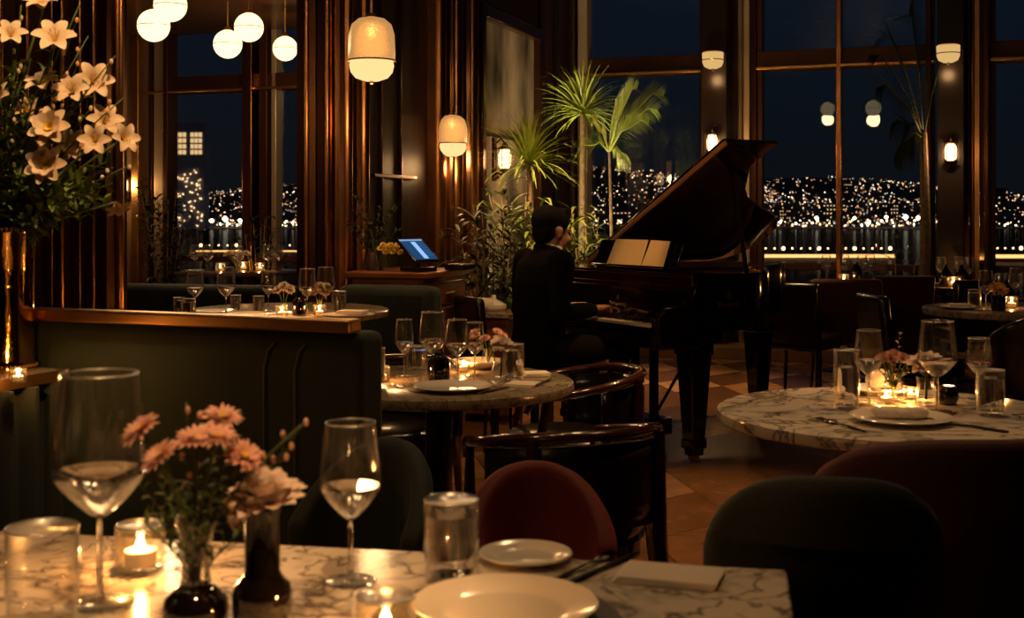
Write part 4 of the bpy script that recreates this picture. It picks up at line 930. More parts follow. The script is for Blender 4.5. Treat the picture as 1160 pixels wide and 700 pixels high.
def napkin_geo(w, d, h=.016):
    def f(b):
        for k in range(4): q = k/3; b.box((.002*k, .0015*k, h*(k+.5)/4), (w*(1-.01*k), d*(1-.015*k), h/4*.92))
    return f
def fork_geo(b):
    b.tube([(0, -.10, .003), (0, -.06, .004), (0, 0, .006), (0, .035, .004)], [.006, .0055, .003, .004], 8, flat=.35)
    b.tube([(0, .03, .004), (0, .048, .004), (0, .06, .005)], [.005, .011, .012], 8, flat=.16)
    for x in (-.0095, -.0032, .0032, .0095): b.tube([(x, .055, .005), (x, .08, .006), (x, .098, .004)], [.002, .0018, .001], 6)
def knife_geo(b):
    b.tube([(0, -.11, .004), (0, -.06, .004), (0, -.01, .004)], [.007, .0065, .005], 8, flat=.5)
    b.add([(-.005, -.01, .003), (.006, -.01, .003), (.009, .06, .003), (.002, .115, .003), (-.005, .09, .003), (-.005, -.01, .0045), (.005, -.01, .004), (.008, .06, .0035), (.002, .113, .0035), (-.005, .09, .0045)], [(4, 3, 2, 1, 0), (5, 6, 7, 8, 9), (0, 1, 6, 5), (1, 2, 7, 6), (2, 3, 8, 7), (3, 4, 9, 8), (4, 0, 5, 9)])
Z = .7503
def at(px, py, z=Z): return G(px, py, z)
WG = wine_glass('wine', .052); WL = wine_glass('large', .050); WS = wine_glass('small', 0, 24)
# --- rectangular table
place('wine_glass:large', WL, at(113, 684), 'tall broad wine glass with a little water, before the small candle and pink flowers', 'wine glass', scale=(1.20, 1.20, 1.335))
place('wine_glass:wine', WG, at(397, 659), 'wine glass with a little water standing alone on the rectangular table', 'wine glass', scale=1.02)
place('tumbler:wide', tumbler(.047, .142, 0), (px_x(48, 1.62), 1.62, Z), 'wide empty tumbler beside the tall broad wine glass', 'tumbler')
place('tumbler:mid', tumbler(.042, .122, .86), at(511, 657), 'tumbler full of water between side plate and wine glass', 'tumbler')
place('candle_holder', candle(.0385, .07, 1.1), at(159, 645), 'lit candle in clear glass beside the vase of pink flowers', 'candle')
place('candle_holder', candle(.0385, .07, 1.1), (px_x(437, 1.565), 1.565, Z), 'lit candle in a glass just before the dinner plate', 'candle')
place('plate:side', plate(.075, .010), at(595, 634), 'small white side plate beyond the dinner plate', 'plate')
one('charger', lambda b: b.lathe([(0, 0), (.165, 0), (.170, .003), (.166, .006), (0, .005)], 72), charger_m, at(562, 702), 'dark round charger under the white dinner plate', 'charger plate')
place('plate:dinner', plate(.128, .016), (at(572, 700)+Vector((0, 0, .0055))), 'large white dinner plate on the dark charger', 'plate')
nk = at(756, 655); one('napkin', napkin_geo(.155, .098, .009), linen, nk, 'folded pale linen napkin at the corner of the rectangular table', 'napkin', rz=-.30, bevel=.001)
one('fork', fork_geo, steel_d, at(664, 643), 'dark fork between dinner plate and napkin', 'fork', rz=-.62, group=None)
one('knife', knife_geo, steel_d, at(684, 645), 'dark knife right beside the folded napkin', 'knife', rz=-.62)
# --- table with four wine glasses
place('wine_glass:wine', WG, at(490, 432), 'tallest wine glass before the dark bottle on the table by the banquette end', 'wine glass', scale=.985)
place('wine_glass:wine', WG, at(518, 431), 'wine glass just beside the tallest one, second of the row of four', 'wine glass', scale=.87)
place('wine_glass:wine', WG, at(538, 425), 'wine glass before the pink flowers, nearest the white carnation', 'wine glass', scale=.78)
place('wine_glass:wine', WG, at(458, 426), 'slimmer wine glass standing apart, behind the small candle', 'wine glass', scale=(.72, .72, .83))
place('tumbler:mid', tumbler(), at(424, 438), 'tumbler of water beside the candle at the banquette end', 'tumbler', scale=(.85, .85, 1.02))
place('tumbler:mid', tumbler(), at(472, 418), 'short tumbler behind the dark bottle', 'tumbler', scale=(.95, .95, .68))
place('tumbler:mid', tumbler(), at(581, 430), 'tumbler of water in front of the white carnation', 'tumbler', scale=(.92, .92, .98))
place('candle_holder', candle(), at(432, 432), 'lit candle at the banquette end of the four glass table', 'candle', scale=.72)
place('candle_holder', candle(), at(525, 421), 'small lit candle between the wine glass stems', 'candle', scale=.62)
place('plate:dinner', plate(), at(513, 442), 'white plate at the front of the four glass table', 'plate', scale=(.97, .97, .9))
place('plate:dinner', plate(), at(541, 417), 'white plate at the back of the four glass table', 'plate', scale=(.74, .74, 1.6))
one('water_bottle', lambda b: b.lathe([(0, 0), (.036, 0), (.038, .005), (.038, .060), (.030, .075), (.016, .085), (.015, .100), (.017, .104), (0, .104)], 28), smoked, at(497, 430), 'squat dark glass bottle behind the tallest wine glass', 'bottle')
one('napkin', napkin_geo(.10, .10, .010), linen, at(590, 437), 'folded white napkin before the tumbler on the four glass table', 'napkin', rz=-.3, bevel=.001)
one('napkin', napkin_geo(.09, .09, .010), linen, at(606, 425), 'small white napkin at the pianist side of the four glass table', 'napkin', rz=.2, bevel=.001)
one('fork', fork_geo, steel, at(460, 441), 'shiny fork beside the plate at the front of the four glass table', 'fork', rz=.5)
one('knife', knife_geo, steel, at(563, 442), 'shiny knife between plate and napkin on the four glass table', 'knife', rz=-.5)
one('knife', knife_geo, steel_d, at(618, 433), 'dark knife near the rim of the four glass table', 'knife', rz=-.3)
# --- large round table
place('tumbler:tall', tumbler(.037, .168, .72), at(959, 463), 'tall tumbler of water nearest the empty side of the large round table', 'tumbler', scale=1)
place('wine_glass:wine', WG, at(984, 459), 'wine glass next to the tall tumbler on the large round table', 'wine glass', scale=.93)
place('wine_glass:large', WL, at(1062, 466), 'broad wine glass behind the white chrysanthemum', 'wine glass', scale=(.98, .98, 1.04))
place('wine_glass:wine', WG, at(1109, 452), 'wine glass beyond the tumbler at the far end of the large round table', 'wine glass', scale=(.84, .84, .78))
place('tumbler:mid', tumbler(), at(1122, 470), 'tumbler on the large round table beside the fork and knife', 'tumbler', scale=(.93, .93, 1.02))
place('plate:dinner', plate(), at(1020, 478), 'white plate with a rolled napkin on the large round table', 'plate', scale=(1.06, 1.06, .95))
place('plate:side', plate(), at(998, 446), 'small white dish at the back of the large round table', 'plate', scale=(1.25, 1.25, 1.6))
def crumple(b):
    rr = random.Random(5)
    for k in range(9): b.sphere((-.055+k*.0135, rr.uniform(-.012, .012), .013+rr.uniform(-.002, .004)), (.019, .030, .014), 14, 8, rot=Rz(rr.uniform(-.8, .8)))
one('napkin', crumple, linen, at(1020, 476)+Vector((0, 0, .007)), 'crumpled rolled napkin lying on the plate of the large round table', 'napkin', rz=-.1, remesh=.003)
one('napkin', lambda b: (b.sphere((0, 0, .03), (.05, .03, .035), 20, 10), b.sphere((.03, .01, .02), (.04, .03, .022), 16, 8)), linen, at(998, 444)+Vector((0, 0, .008)), 'pale napkin folded upright in the small dish', 'napkin', remesh=.004)
place('candle_holder', candle(), at(1004, 457), 'low lit candle between the flower vases on the large round table', 'candle', scale=.62)
place('candle_holder', candle(), at(1032, 452), 'tiny lit candle behind the white chrysanthemum', 'candle', scale=.5)
one('fork', fork_geo, steel, at(947, 481), 'shiny fork before the tall tumbler on the large round table', 'fork', rz=.35)
one('spoon', lambda b: (b.tube([(0, -.09, .003), (0, 0, .006), (0, .045, .004)], [.005, .003, .0035], 8, flat=.4), b.sphere((0, .065, .005), (.015, .023, .005), 14, 8)), steel, at(958, 484), 'shiny spoon beside the fork on the large round table', 'spoon', rz=.35)
one('fork', fork_geo, steel_d, at(1084, 481), 'dark fork beside the rolled napkin plate', 'fork', rz=.62)
one('knife', knife_geo, steel_d, at(1098, 484), 'dark knife in front of the tumbler on the large round table', 'knife', rz=.62)
one('small_vase', lambda b: b.lathe([(0, 0), (.025, 0), (.033, .02), (.028, .045), (.02, .055), (0, .055)], 24), smoked, at(1073, 458), 'small dark round vase behind the broad wine glass', 'vase')
# --- farther round table
place('tumbler:mid', tumbler(), at(1104, 350), 'tumbler at the edge of the farther round table', 'tumbler', scale=(.9, .9, .95))
for px, py, sc, lb in ((1117, 351, .98, 'wine glass beside the tumbler on the farther round table'), (1151, 346, .98, 'wine glass behind the candle on the farther round table'), (1132, 344, .80, 'wine glass at the back of the farther round table')):
    place('wine_glass:wine', WG, at(px, py), lb, 'wine glass', scale=sc)
place('candle_holder', candle(), at(1146, 349), 'lit candle on the farther round table', 'candle', scale=1.0)
place('plate:dinner', plate(), at(1088, 350), 'plate on the farther round table', 'plate', scale=.95)
one('napkin', napkin_geo(.13, .09, .014), linen, at(1088, 350)+Vector((0, 0, .016)), 'folded napkin on the plate of the farther round table', 'napkin', rz=-.2, bevel=.001)
one('bud_vase', lambda b: b.lathe([(0, 0), (.038, 0), (.042, .01), (.042, .09), (.03, .10), (0, .10)], 20), smoked, at(1131, 352), 'black square-shouldered vase with an orange flower', 'vase')
# --- table behind the rail
ZB = .8603
for px, py, sc, lb in ((221, 357, .86, 'wine glass by the two tumblers behind the brass rail'), (256, 358, .92, 'wine glass in the middle of the opening behind the brass rail'),
                       (304, 352, .80, 'wine glass beside the white flowers behind the brass rail'), (348, 357, .88, 'wine glass before the fluted column, next to a dark bottle'), (369, 356, .90, 'wine glass before the fluted column, nearest the napkin')):
    place('wine_glass:wine', WG, at(px, py, ZB), lb, 'wine glass', scale=sc)
for px, py, sc, lb in ((203, 356, .62, 'shortest tumbler at the banquette back end of the rail'), (214, 360, .68, 'tumbler standing before the first wine glass behind the rail'), (267, 352, .60, 'tumbler between two wine glasses behind the rail'),
                       (293, 354, .62, 'tumbler beside the white flower candle behind the rail'), (384, 354, .80, 'tumbler nearest the napkin behind the rail')):
    place('tumbler:mid', tumbler(), at(px, py, ZB), lb, 'tumbler', scale=sc)
for px, py, lb in ((319, 359, 'lit candle below the white flowers behind the brass rail'), (362, 358, 'lit candle at the foot of the fluted column, behind the brass rail')):
    place('candle_holder', candle(), at(px, py, ZB), lb, 'candle', scale=.7)
one('water_bottle', lambda b: b.lathe([(0, 0), (.030, 0), (.032, .005), (.032, .060), (.026, .075), (.014, .085), (.013, .110), (0, .110)], 24), smoked, at(339, 358, ZB), 'dark glass bottle behind the brass rail before the fluted column', 'bottle')
for px, py, lb in ((243, 355, 'plate behind the rail in the middle of the opening'), (280, 358, 'plate behind the rail beside the flowers'), (395, 360, 'plate under the napkin behind the rail')):
    place('plate:dinner', plate(), at(px, py, ZB), lb, 'plate', scale=.75 if px < 390 else .9)
one('napkin', napkin_geo(.12, .09, .014), linen, at(398, 359, ZB)+Vector((0, 0, .015)), 'folded napkin at the open end of the brass rail', 'napkin', rz=-.3, bevel=.001)
# --- small far tables
for c, n0, px_list, lab in ((CFA, 4, (936, 957, 976, 986), 'small wine glass on the table under the copper rod'), (CFB, 3, (1066, 1086, 1098), 'small wine glass on the table at the dark pilaster')):
    ORD = ('first', 'second', 'third', 'fourth')
    for k, px in enumerate(px_list):
        d = c.y-.05+.12*(k % 2); place('wine_glass:wine', WG, (px_x(px, d), d, Z), lab+', '+ORD[k]+' counted from the piano', 'wine glass', scale=.95, group='wine glasses on the small tables by the window')
place('candle_holder', candle(), (px_x(956, 10.1), 10.1, Z), 'lit candle on the table under the copper rod', 'candle', scale=1.1)
place('candle_holder', candle(), (px_x(1080, 9.6), 9.6, Z), 'lit candle on the table at the dark pilaster', 'candle', scale=1.1)
for px, d, lb in ((970, 10.2, 'dark bottle between wine glasses under the copper rod'), (1071, 9.7, 'dark bottle at the dark pilaster, nearer the copper rod'), (1089, 9.7, 'dark bottle at the dark pilaster, beside the candle')):
    one('water_bottle', lambda b: b.lathe([(0, 0), (.045, 0), (.05, .01), (.05, .10), (.03, .13), (.018, .15), (.018, .17), (0, .17)], 20), smoked, (px_x(px, d), d, Z), lb, 'bottle')
place('plate:dinner', plate(), (px_x(984, 10.15), 10.15, Z), 'plate on the small table under the copper rod', 'plate')
place('plate:dinner', plate(), (px_x(1046, 9.85), 9.85, Z), 'plate on the small table at the dark pilaster', 'plate')
place('plate:dinner', plate(), (px_x(1108, 9.75), 9.75, Z), 'second plate on the small table at the dark pilaster, past the bottles', 'plate')
# --- side room table
for k in range(8):
    a = k*pi/4+.2; place('wine_glass:wine', WG, (CSD.x+.42*cos(a), CSD.y+.30*sin(a), Z), 'small wine glass on the dark side room table', 'wine glass', scale=1.1, group='wine glasses on the side room table')
for k, (dx, dy) in enumerate(((-.12, -.2), (.25, -.1), (.02, .2))):
    place('candle_holder', candle(), (CSD.x+dx, CSD.y+dy, Z), ('lit candle on the side room table nearest the pale mullion', 'lit candle on the side room table nearest the copper mullion', 'middle lit candle on the side room table')[k], 'candle', scale=1.2, group='candles on the side room table')
# --- linen and dish on the little sideboard behind the pianist
sb = thing('sideboard', (px_x(549, 7.98), 7.98, 0), 'low dark sideboard with towels behind the pianist', 'sideboard', -ANG)
b = MB(); b.bb(-.18, .22, -.18, .18, .05, .66); b.build('body', wood_red, sb, bevel=.006)
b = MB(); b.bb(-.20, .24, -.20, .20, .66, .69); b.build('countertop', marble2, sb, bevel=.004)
one('rolled_towel', lambda b: b.tube([(-.09, 0, .045), (0, 0, .045), (.09, 0, .045)], [.04, .045, .04], 18), linen, (px_x(542, 7.92), 7.92, .69), 'rolled white towel on the low sideboard', 'towel', rz=.3)
one('covered_dish', lambda b: b.lathe([(0, 0), (.07, 0), (.085, .02), (.085, .04), (.05, .06), (.02, .075), (.015, .10), (0, .105)], 28), porcelain, (px_x(559, 7.98), 7.98, .69), 'white covered dish beside the rolled towel', 'dish')

# ================================================================== FLOWERS
def frame_to(n):
    n = Vector(n).normalized(); a = Vector((0, 0, 1)) if abs(n.z) < .95 else Vector((1, 0, 0)); x = a.cross(n).normalized(); y = n.cross(x)
    return Matrix(((x.x, y.x, n.x), (x.y, y.y, n.y), (x.z, y.z, n.z))).to_4x4()
def petal(b, L_, w, curl, rise, ang, n=6, tip=.6, jag=0, rr=None):
    """one petal from the centre outwards; rise: initial elevation, curl: change of elevation along it"""
    vs = []; fs = []; x = 0.004; z = 0.0; el = rise
    ca, sa = cos(ang), sin(ang)
    for i in range(n+1):
        t = i/n; ww = w*(sin(pi*(.08+.84*t**(tip)))**.75)*(.5 if i == n else 1)
        cup = .18*ww; j_ = (rr.uniform(-jag, jag) if rr and i == n else 0)
        for s_ in (-1, 0, 1):
            px_, py_, pz = x+j_*abs(s_), s_*ww/2, z+(cup*abs(s_))
            vs.append((px_*ca-py_*sa, px_*sa+py_*ca, pz))
        x += L_/n*cos(el); z += L_/n*sin(el); el += curl/n
    for i in range(n):
        a = i*3; fs += [(a, a+1, a+4, a+3), (a+1, a+2, a+5, a+4)]
    b.add(vs, fs)
def stem_tube(b, p0, p1, r, sag=.02, n=6):
    p0, p1 = Vector(p0), Vector(p1); pts = []
    for i in range(n+1):
        t = i/n; p = p0.lerp(p1, t); h = sin(pi*t)*sag; dirn = Vector((p1.x-p0.x, p1.y-p0.y, 0)); p -= dirn*sin(pi*t)*.18; pts.append(p)
    b.tube(pts, r, 6)
def flower(kind, name, base, head, nrm, size, label, group=None, mp=None, leaves=0, seed=0, cat='flower'):
    rr = random.Random(seed); base, head = Vector(base), Vector(head); nrm = Vector(nrm).normalized()
    o = thing(name, base, label, cat, group=group); T0 = Matrix.Translation(-base)
    b = MB(); b.M = T0; stem_tube(b, base, head-nrm*size*.05, size*.035+.0006); b.build('stem', stem_m, o, smooth=180)
    b = MB(); b.M = T0 @ Matrix.Translation(head) @ frame_to(nrm)
    if kind == 'daisy':
        for layer, (n, L_, rise) in enumerate(((18, 1.0, .12), (16, .84, .45), (12, .62, .8))):
            for k in range(n): petal(b, size*.5*L_*rr.uniform(.9, 1.08), size*.13, -.25, rise+rr.uniform(-.12, .12), 2*pi*(k+layer*.4)/n+rr.uniform(-.08, .08), 4, .55)
        b.build('petals', mp or petal_pink, o, smooth=180)
        c = MB(); c.M = b.M; c.sphere((0, 0, size*.04), (size*.11, size*.11, size*.07), 12, 8)
        for k in range(14): a = k*2.4; r_ = size*.09*sqrt(k/14); c.sphere((r_*cos(a), r_*sin(a), size*.10), size*.018, 6, 5)
        c.build('centre', petal_yel, o)
    elif kind == 'carnation':
        for layer in range(7):
            n = 13-layer; L_ = size*(.52-.045*layer); rise = .05+layer*.22
            for k in range(n): petal(b, L_*rr.uniform(.85, 1.05), L_*.55, .3-rr.random()*.6, rise+rr.uniform(-.12, .12), 2*pi*(k+layer*.37)/n, 4, 1.4, .10*L_, rr)
        b.build('petals', mp or petal_white, o, smooth=180)
        c = MB(); c.M = b.M; c.lathe([(0, -size*.26), (size*.07, -size*.24), (size*.10, -.02*size), (size*.13, .0)], 10); c.build('calyx', stem_m, o)
    elif kind in ('lily', 'open'):
        n = 6; w = size*(.34 if kind == 'lily' else .30)
        for layer in range(1 if kind == 'lily' else 2):
            for k in range(n if kind == 'lily' else 7): petal(b, size*(.62 if kind == 'lily' else .52-.10*layer), w, (-1.5 if kind == 'lily' else -.35+.2*layer), (1.15 if kind == 'lily' else .40+.40*layer), 2*pi*(k+layer*.5)/(n if kind == 'lily' else 7), 7, .75 if kind == 'lily' else .8)
        b.build('petals', mp or petal_cream, o, smooth=180)
        c = MB(); c.M = b.M
        if kind == 'lily':
            for k in range(6): a = k*pi/3+.3; c.tube([(0, 0, 0), (size*.06*cos(a), size*.06*sin(a), size*.2), (size*.12*cos(a), size*.12*sin(a), size*.36)], size*.008, 5); c.sphere((size*.12*cos(a), size*.12*sin(a), size*.37), (size*.02, size*.012, size*.03), 6, 5)
            c.build('stamens', petal_yel, o)
        else:
            c.lathe([(size*.03, 0), (size*.10, size*.10), (size*.13, size*.16), (size*.11, size*.15), (size*.05, size*.04), (0, size*.02)], 14); c.build('centre', petal_yel, o)
    elif kind == 'buds':
        for k in range(leaves or 7):
            t = .45+.55*k/(leaves or 7); p = head.lerp(base, 1-t)+Vector((rr.uniform(-1, 1), rr.uniform(-.6, .6), rr.uniform(.1, .9)))*size*.55
            bb_ = MB(); bb_.M = T0; bb_.tube([head.lerp(base, 1-t+.06), p], size*.03, 5); bb_.sphere(p, (size*.13, size*.13, size*.20), 8, 6, 1); bb_.build('bud', [stem_m, mp or petal_pink], o)
    if leaves and kind != 'buds':
        c = MB(); c.M = T0
        for k in range(leaves):
            t = rr.uniform(.25, .85); p = base.lerp(head, t); a = rr.uniform(0, 2*pi); c.blade(p, (cos(a), sin(a), rr.uniform(.2, 1.0)), size*rr.uniform(.6, 1.1), size*.16, .8, 4)
            c.build('leaf', stem_m, o, smooth=180); c = MB(); c.M = T0
    return o
def foliage(name, base, tip, n, L_, w, label, group, m, seed=0, spread=.9, cat='foliage', stemr=.0015):
    rr = random.Random(seed); base, tip = Vector(base), Vector(tip); o = thing(name, base, label, cat, group=group)
    b = MB(); b.M = Matrix.Translation(-base); stem_tube(b, base, tip, stemr, n=8); b.build('stem', stem_m, o)
    b = MB(); b.M = Matrix.Translation(-base); ax = (tip-base).normalized()
    for k in range(n):
        t = .25+.75*k/n; p = base.lerp(tip, t); dirn = Vector((tip.x-base.x, tip.y-base.y, 0)); p -= dirn*sin(pi*t)*.18
        a = k*2.4+rr.uniform(-.4, .4); q = frame_to(ax) @ Vector((cos(a), sin(a), spread)); b.blade(p, q, L_*rr.uniform(.7, 1.15)*(1-.35*t), w*rr.uniform(.8, 1.1), .9, 4)
    b.build('foliage', m, o, smooth=180); return o
# --- pink bouquet in the clear and dark vase
VP = Vector((px_x(222, 1.66), 1.66, Z))
bv = thing('bulb_vase', VP, 'glass vase with a dark round base and clear flared neck holding pink flowers', 'vase')
b = MB(); b.lathe([(0, 0), (.034, 0), (.042, .008), (.044, .024), (.041, .038), (.028, .050), (.022, .054), (0, .054)], 36); b.build('dark_base', smoked, bv, smooth=50)
b = MB(); b.lathe([(.022, .054), (.020, .066), (.018, .085), (.020, .110), (.027, .138), (.0285, .146), (.0275, .1465), (.0262, .139), (.019, .110), (.017, .085), (.019, .066), (.021, .055)], 36); b.build('neck', glass, bv, smooth=180)
b = MB(); b.lathe([(0, .055), (.0185, .056), (.0165, .085), (.0172, .098), (0, .098)], 24); b.build('water', liquid, bv, smooth=50)
def PV(px, py, d): return P(px, py, d)
mouth = VP+Vector((0, 0, .075)); BD = 1.66
specs = [(160, 487, 1.62, 46, (-.5, -.35, .8), 'pink daisy leaning out farthest to the broad wine glass'), (182, 517, 1.58, 46, (-.5, -.4, .75), 'pink daisy hanging lowest towards the candle'),
         (222, 497, 1.64, 50, (-.1, -.3, .95), 'pink daisy at the middle top of the bouquet'), (245, 495, 1.60, 44, (.15, -.3, .95), 'yellowish pink daisy close beside the middle one'),
         (252, 473, 1.68, 44, (.2, -.3, .95), 'highest pink daisy of the bouquet'), (277, 518, 1.62, 50, (.5, -.3, .8), 'pink daisy leaning towards the white carnation')]
for k, (px, py, d, sz, nr, lb) in enumerate(specs): flower('daisy', 'daisy', mouth+Vector((.004*cos(k), .004*sin(k), -.02)), PV(px, py, d), nr, sz*d/1400, lb, 'pink daisies on the rectangular table', seed=k, leaves=4)
flower('buds', 'bud_spray', mouth, PV(211, 455, 1.66), (0, 0, 1), .028, 'sprig of pink buds rising above the pink daisies', 'sprigs of buds in the bouquet', seed=21, leaves=8)
flower('buds', 'bud_spray', mouth, PV(342, 480, 1.68), (0, 0, 1), .028, 'long sprig of pink buds reaching over the white carnation', 'sprigs of buds in the bouquet', seed=22, leaves=9)
flower('buds', 'bud_spray', mouth, PV(308, 512, 1.60), (0, 0, 1), .026, 'short sprig of pink buds above the white carnation', 'sprigs of buds in the bouquet', seed=23, leaves=6, mp=petal_peach)
rr = random.Random(11)
for k in range(13):
    px = rr.uniform(155, 290); py = rr.uniform(500, 590); d = rr.uniform(1.58, 1.72)
    foliage('leaf_sprig', mouth+Vector((0, 0, -.03)), PV(px, py, d), 12, .034, .007, 'thin leafy sprig among the pink daisies', 'leafy sprigs of the pink bouquet', leaf_lit if k % 2 else leaf_mid, seed=k)
# --- black bottle vase and carnation
KP = Vector((px_x(297, 1.655), 1.655, Z))
bo = thing('bottle_vase', KP, 'black bottle vase with a tall neck holding a white carnation', 'vase')
b = MB(); b.lathe([(0, 0), (.034, 0), (.039, .006), (.040, .045), (.037, .058), (.027, .068), (.0235, .076), (.0235, .150), (.0255, .158), (.0255, .162), (.021, .162), (.020, .150), (.020, .08), (0, .07)], 40); b.build('bottle', smoked, bo, smooth=50)
flower('carnation', 'carnation', KP+Vector((0, 0, .09)), PV(300, 566, 1.64), (-.1, -.25, 1), .105, 'white carnation in the black bottle vase', mp=petal_white, seed=4)
flower('carnation', 'carnation', KP+Vector((0, 0, .09)), PV(275, 574, 1.63), (-.7, -.5, .4), .055, 'small white carnation bloom drooping over the black bottle vase', mp=petal_white, seed=5)
# --- flowers of the other tables
def small_vase_glass(loc, r, h, label): 
    place('flower_glass', lambda o: (lambda b: (b.lathe([(0, 0), (.028, 0), (.032, .006), (.030, .04), (.024, .065), (.028, .085), (.0265, .085), (.0225, .065), (.028, .04), (.029, .010), (0, .009)], 32), b.build('glass_body', glass, o, smooth=60)))(MB()), loc, label, 'vase', scale=(r/.03, r/.03, h/.085))
c4 = at(567, 430); small_vase_glass(c4, .028, .075, 'small glass holding a white carnation on the four glass table')
flower('carnation', 'carnation', c4+Vector((0, 0, .01)), c4+Vector((.006, -.01, .115)), (.1, -.4, 1), .085, 'white carnation in a small glass on the four glass table', mp=petal_white, seed=6)
c5 = at(553, 416); small_vase_glass(c5, .025, .07, 'small glass of pinkish blossoms behind the last of the four wine glasses')
for k in range(7): a = k*.9; flower('daisy', 'blossom', c5+Vector((0, 0, .01)), c5+Vector((.055*cos(a), .03*sin(a), .115+.015*sin(k*2))), (cos(a)*.5, -.4, 1), .038, 'small pinkish blossom on the four glass table', 'pinkish blossoms on the four glass table', mp=petal_pink, seed=k)
c6 = at(1012, 455); small_vase_glass(c6, .030, .085, 'small glass vase of pink blossoms on the large round table')
for k in range(15):
    a = k*2.4; r_ = .048*sqrt((k+.5)/15); flower('carnation', 'blossom', c6+Vector((0, 0, .02)), c6+Vector((r_*cos(a), r_*sin(a), .148-r_*.45)), (cos(a)*.6, sin(a)*.6-.3, 1), .030, 'small pink blossom in the vase on the large round table', 'pink blossoms on the large round table', mp=petal_pink, seed=k)
foliage('leaf_sprig', c6+Vector((0, 0, .03)), P(1021, 374, c6.y), 10, .022, .010, 'tall sprig with a rusty tip above the pink blossoms', None, petal_peach, 3)
for k in range(5): a = k*1.3; foliage('leaf_sprig', c6+Vector((0, 0, .02)), c6+Vector((.05*cos(a), .04*sin(a), .10)), 7, .03, .008, 'green sprig in the pink blossom vase', 'green sprigs of the pink blossom vase', leaf_mid, k)
c7 = at(1049, 460); small_vase_glass(c7, .030, .085, 'small glass vase of the white chrysanthemum on the large round table')
flower('carnation', 'chrysanthemum', c7+Vector((0, 0, .02)), c7+Vector((.0, -.005, .118)), (0, -.3, 1), .115, 'round white chrysanthemum on the large round table', mp=petal_white, seed=8, leaves=3)
c8 = at(1131, 352)+Vector((0, 0, .09)); flower('daisy', 'daisy', c8, c8+Vector((0, 0, .035)), (.1, -.6, .8), .12, 'orange flower in the black vase of the farther round table', mp=petal_peach, seed=2)
c9 = at(319, 359, ZB)+Vector((0, .05, 0)); 
for k, (dx, dz) in enumerate(((-.035, .115), (.0, .13), (.035, .118))): flower('carnation', 'white_blossom', c9, c9+Vector((dx*.7, 0, dz)), (dx*12, -.7, .8), .048, 'white blossom over the candle behind the brass rail', 'white blossoms over the candle behind the rail', mp=petal_white, seed=k)
c10 = at(360, 357, ZB)+Vector((0, .04, 0)); 
for k, (dx, dz) in enumerate(((-.03, .10), (.03, .10), (.005, .125), (.05, .12))): flower('carnation', 'white_blossom', c10, c10+Vector((dx*.7, 0, dz)), (dx*12, -.7, .8), .046, 'cream blossom before the fluted column behind the rail', 'cream blossoms before the fluted column', mp=petal_cream, seed=k)
for k in range(5): a = k*1.26; p = Vector((CSD.x+.1*cos(a), CSD.y+.1*sin(a), Z)); flower('carnation', 'white_blossom', (CSD.x, CSD.y, Z), p+Vector((0, 0, .17)), (cos(a)*.5, -.4, 1), .09, 'pale blossom on the side room table', 'pale blossoms on the side room table', mp=petal_cream, seed=k)

# ================================================================== TALL VASE AND BOUQUET
VB = G(6, 419, .8903); VB = Vector((VB.x, VB.y, .8903))
mirror_brass = mat('mirrored_brass', (.75, .40, .13), .07, 1.0, bump=.35, bscale=14)
tv = thing('tall_vase', VB, 'tall cylindrical mirrored brass vase on the stone ledge', 'vase')
b = MB(); rv = .074; b.lathe([(0, 0), (rv*1.05, 0), (rv*1.08, .012), (rv*1.0, .022), (rv, .03), (rv*.98, .20), (rv*1.02, .365), (rv*1.07, .377), (rv*1.04, .382), (rv*.98, .375), (rv*.94, .2), (0, .18)], 56); b.build('cylinder', mirror_brass, tv, smooth=60)
b = MB(); 
for k in range(44): a = 2*pi*k/44; b.sphere((rv*1.075*cos(a), rv*1.075*sin(a), .375), .0042, 6, 5)
for k in range(44): a = 2*pi*k/44; b.sphere((rv*1.07*cos(a), rv*1.07*sin(a), .014), .004, 6, 5)
b.build('beading', brass, tv)
place('candle_holder', candle(), G(26, 431, .8903)+Vector((.0, -.03, 0)), 'low lit candle on the stone ledge beside the brass vase', 'candle', scale=.5)
mth = VB+Vector((0, 0, .30)); VD = VB.y
BQ = [('lily', 12, 42, 30, (.3, -.7, .5), 'upright cream lily high at the edge beside the panelled wall'), ('lily', 62, 48, 40, (.2, -.7, .5), 'open cream lily near the top of the bouquet'), ('lily', 48, 10, 32, (0, -.5, .8), 'cream lily at the very top of the bouquet'),
      ('lily', 50, 100, 34, (-.1, -.6, .8), 'cream lily bud half open above the two open blooms'), ('lily', 82, 106, 34, (.1, -.8, .5), 'cream lily in the middle of the bouquet'), ('lily', 105, 95, 38, (.4, -.8, .3), 'cream lily bending towards the copper strip'),
      ('open', 57, 145, 40, (.0, -1, .35), 'fully open cream flower with a yellow centre, upper of the two'), ('open', 53, 187, 40, (.0, -1, .25), 'fully open cream flower with a yellow centre, lower of the two'), ('open', 30, 128, 34, (-.1, -.8, .6), 'cream flower seen from the side beside the upper open bloom'),
      ('lily', 88, 166, 32, (-.2, -1, .1), 'cream lily low in the bouquet beside the lower open bloom'), ('lily', 108, 160, 30, (.2, -1, .2), 'cream lily in the cluster by the copper strip'), ('lily', 118, 140, 34, (.4, -.8, .4), 'highest cream lily of the cluster by the copper strip'), ('lily', 138, 158, 30, (.7, -.6, .2), 'outermost cream lily crossing the copper strip'),
      ('lily', 132, 230, 24, (.4, -.4, -.8), 'small cream bloom hanging lowest before the copper strip'), ('lily', 2, 112, 30, (-.3, -.8, .4), 'cream lily cut off at the edge beside the open blooms')]
rr = random.Random(17)
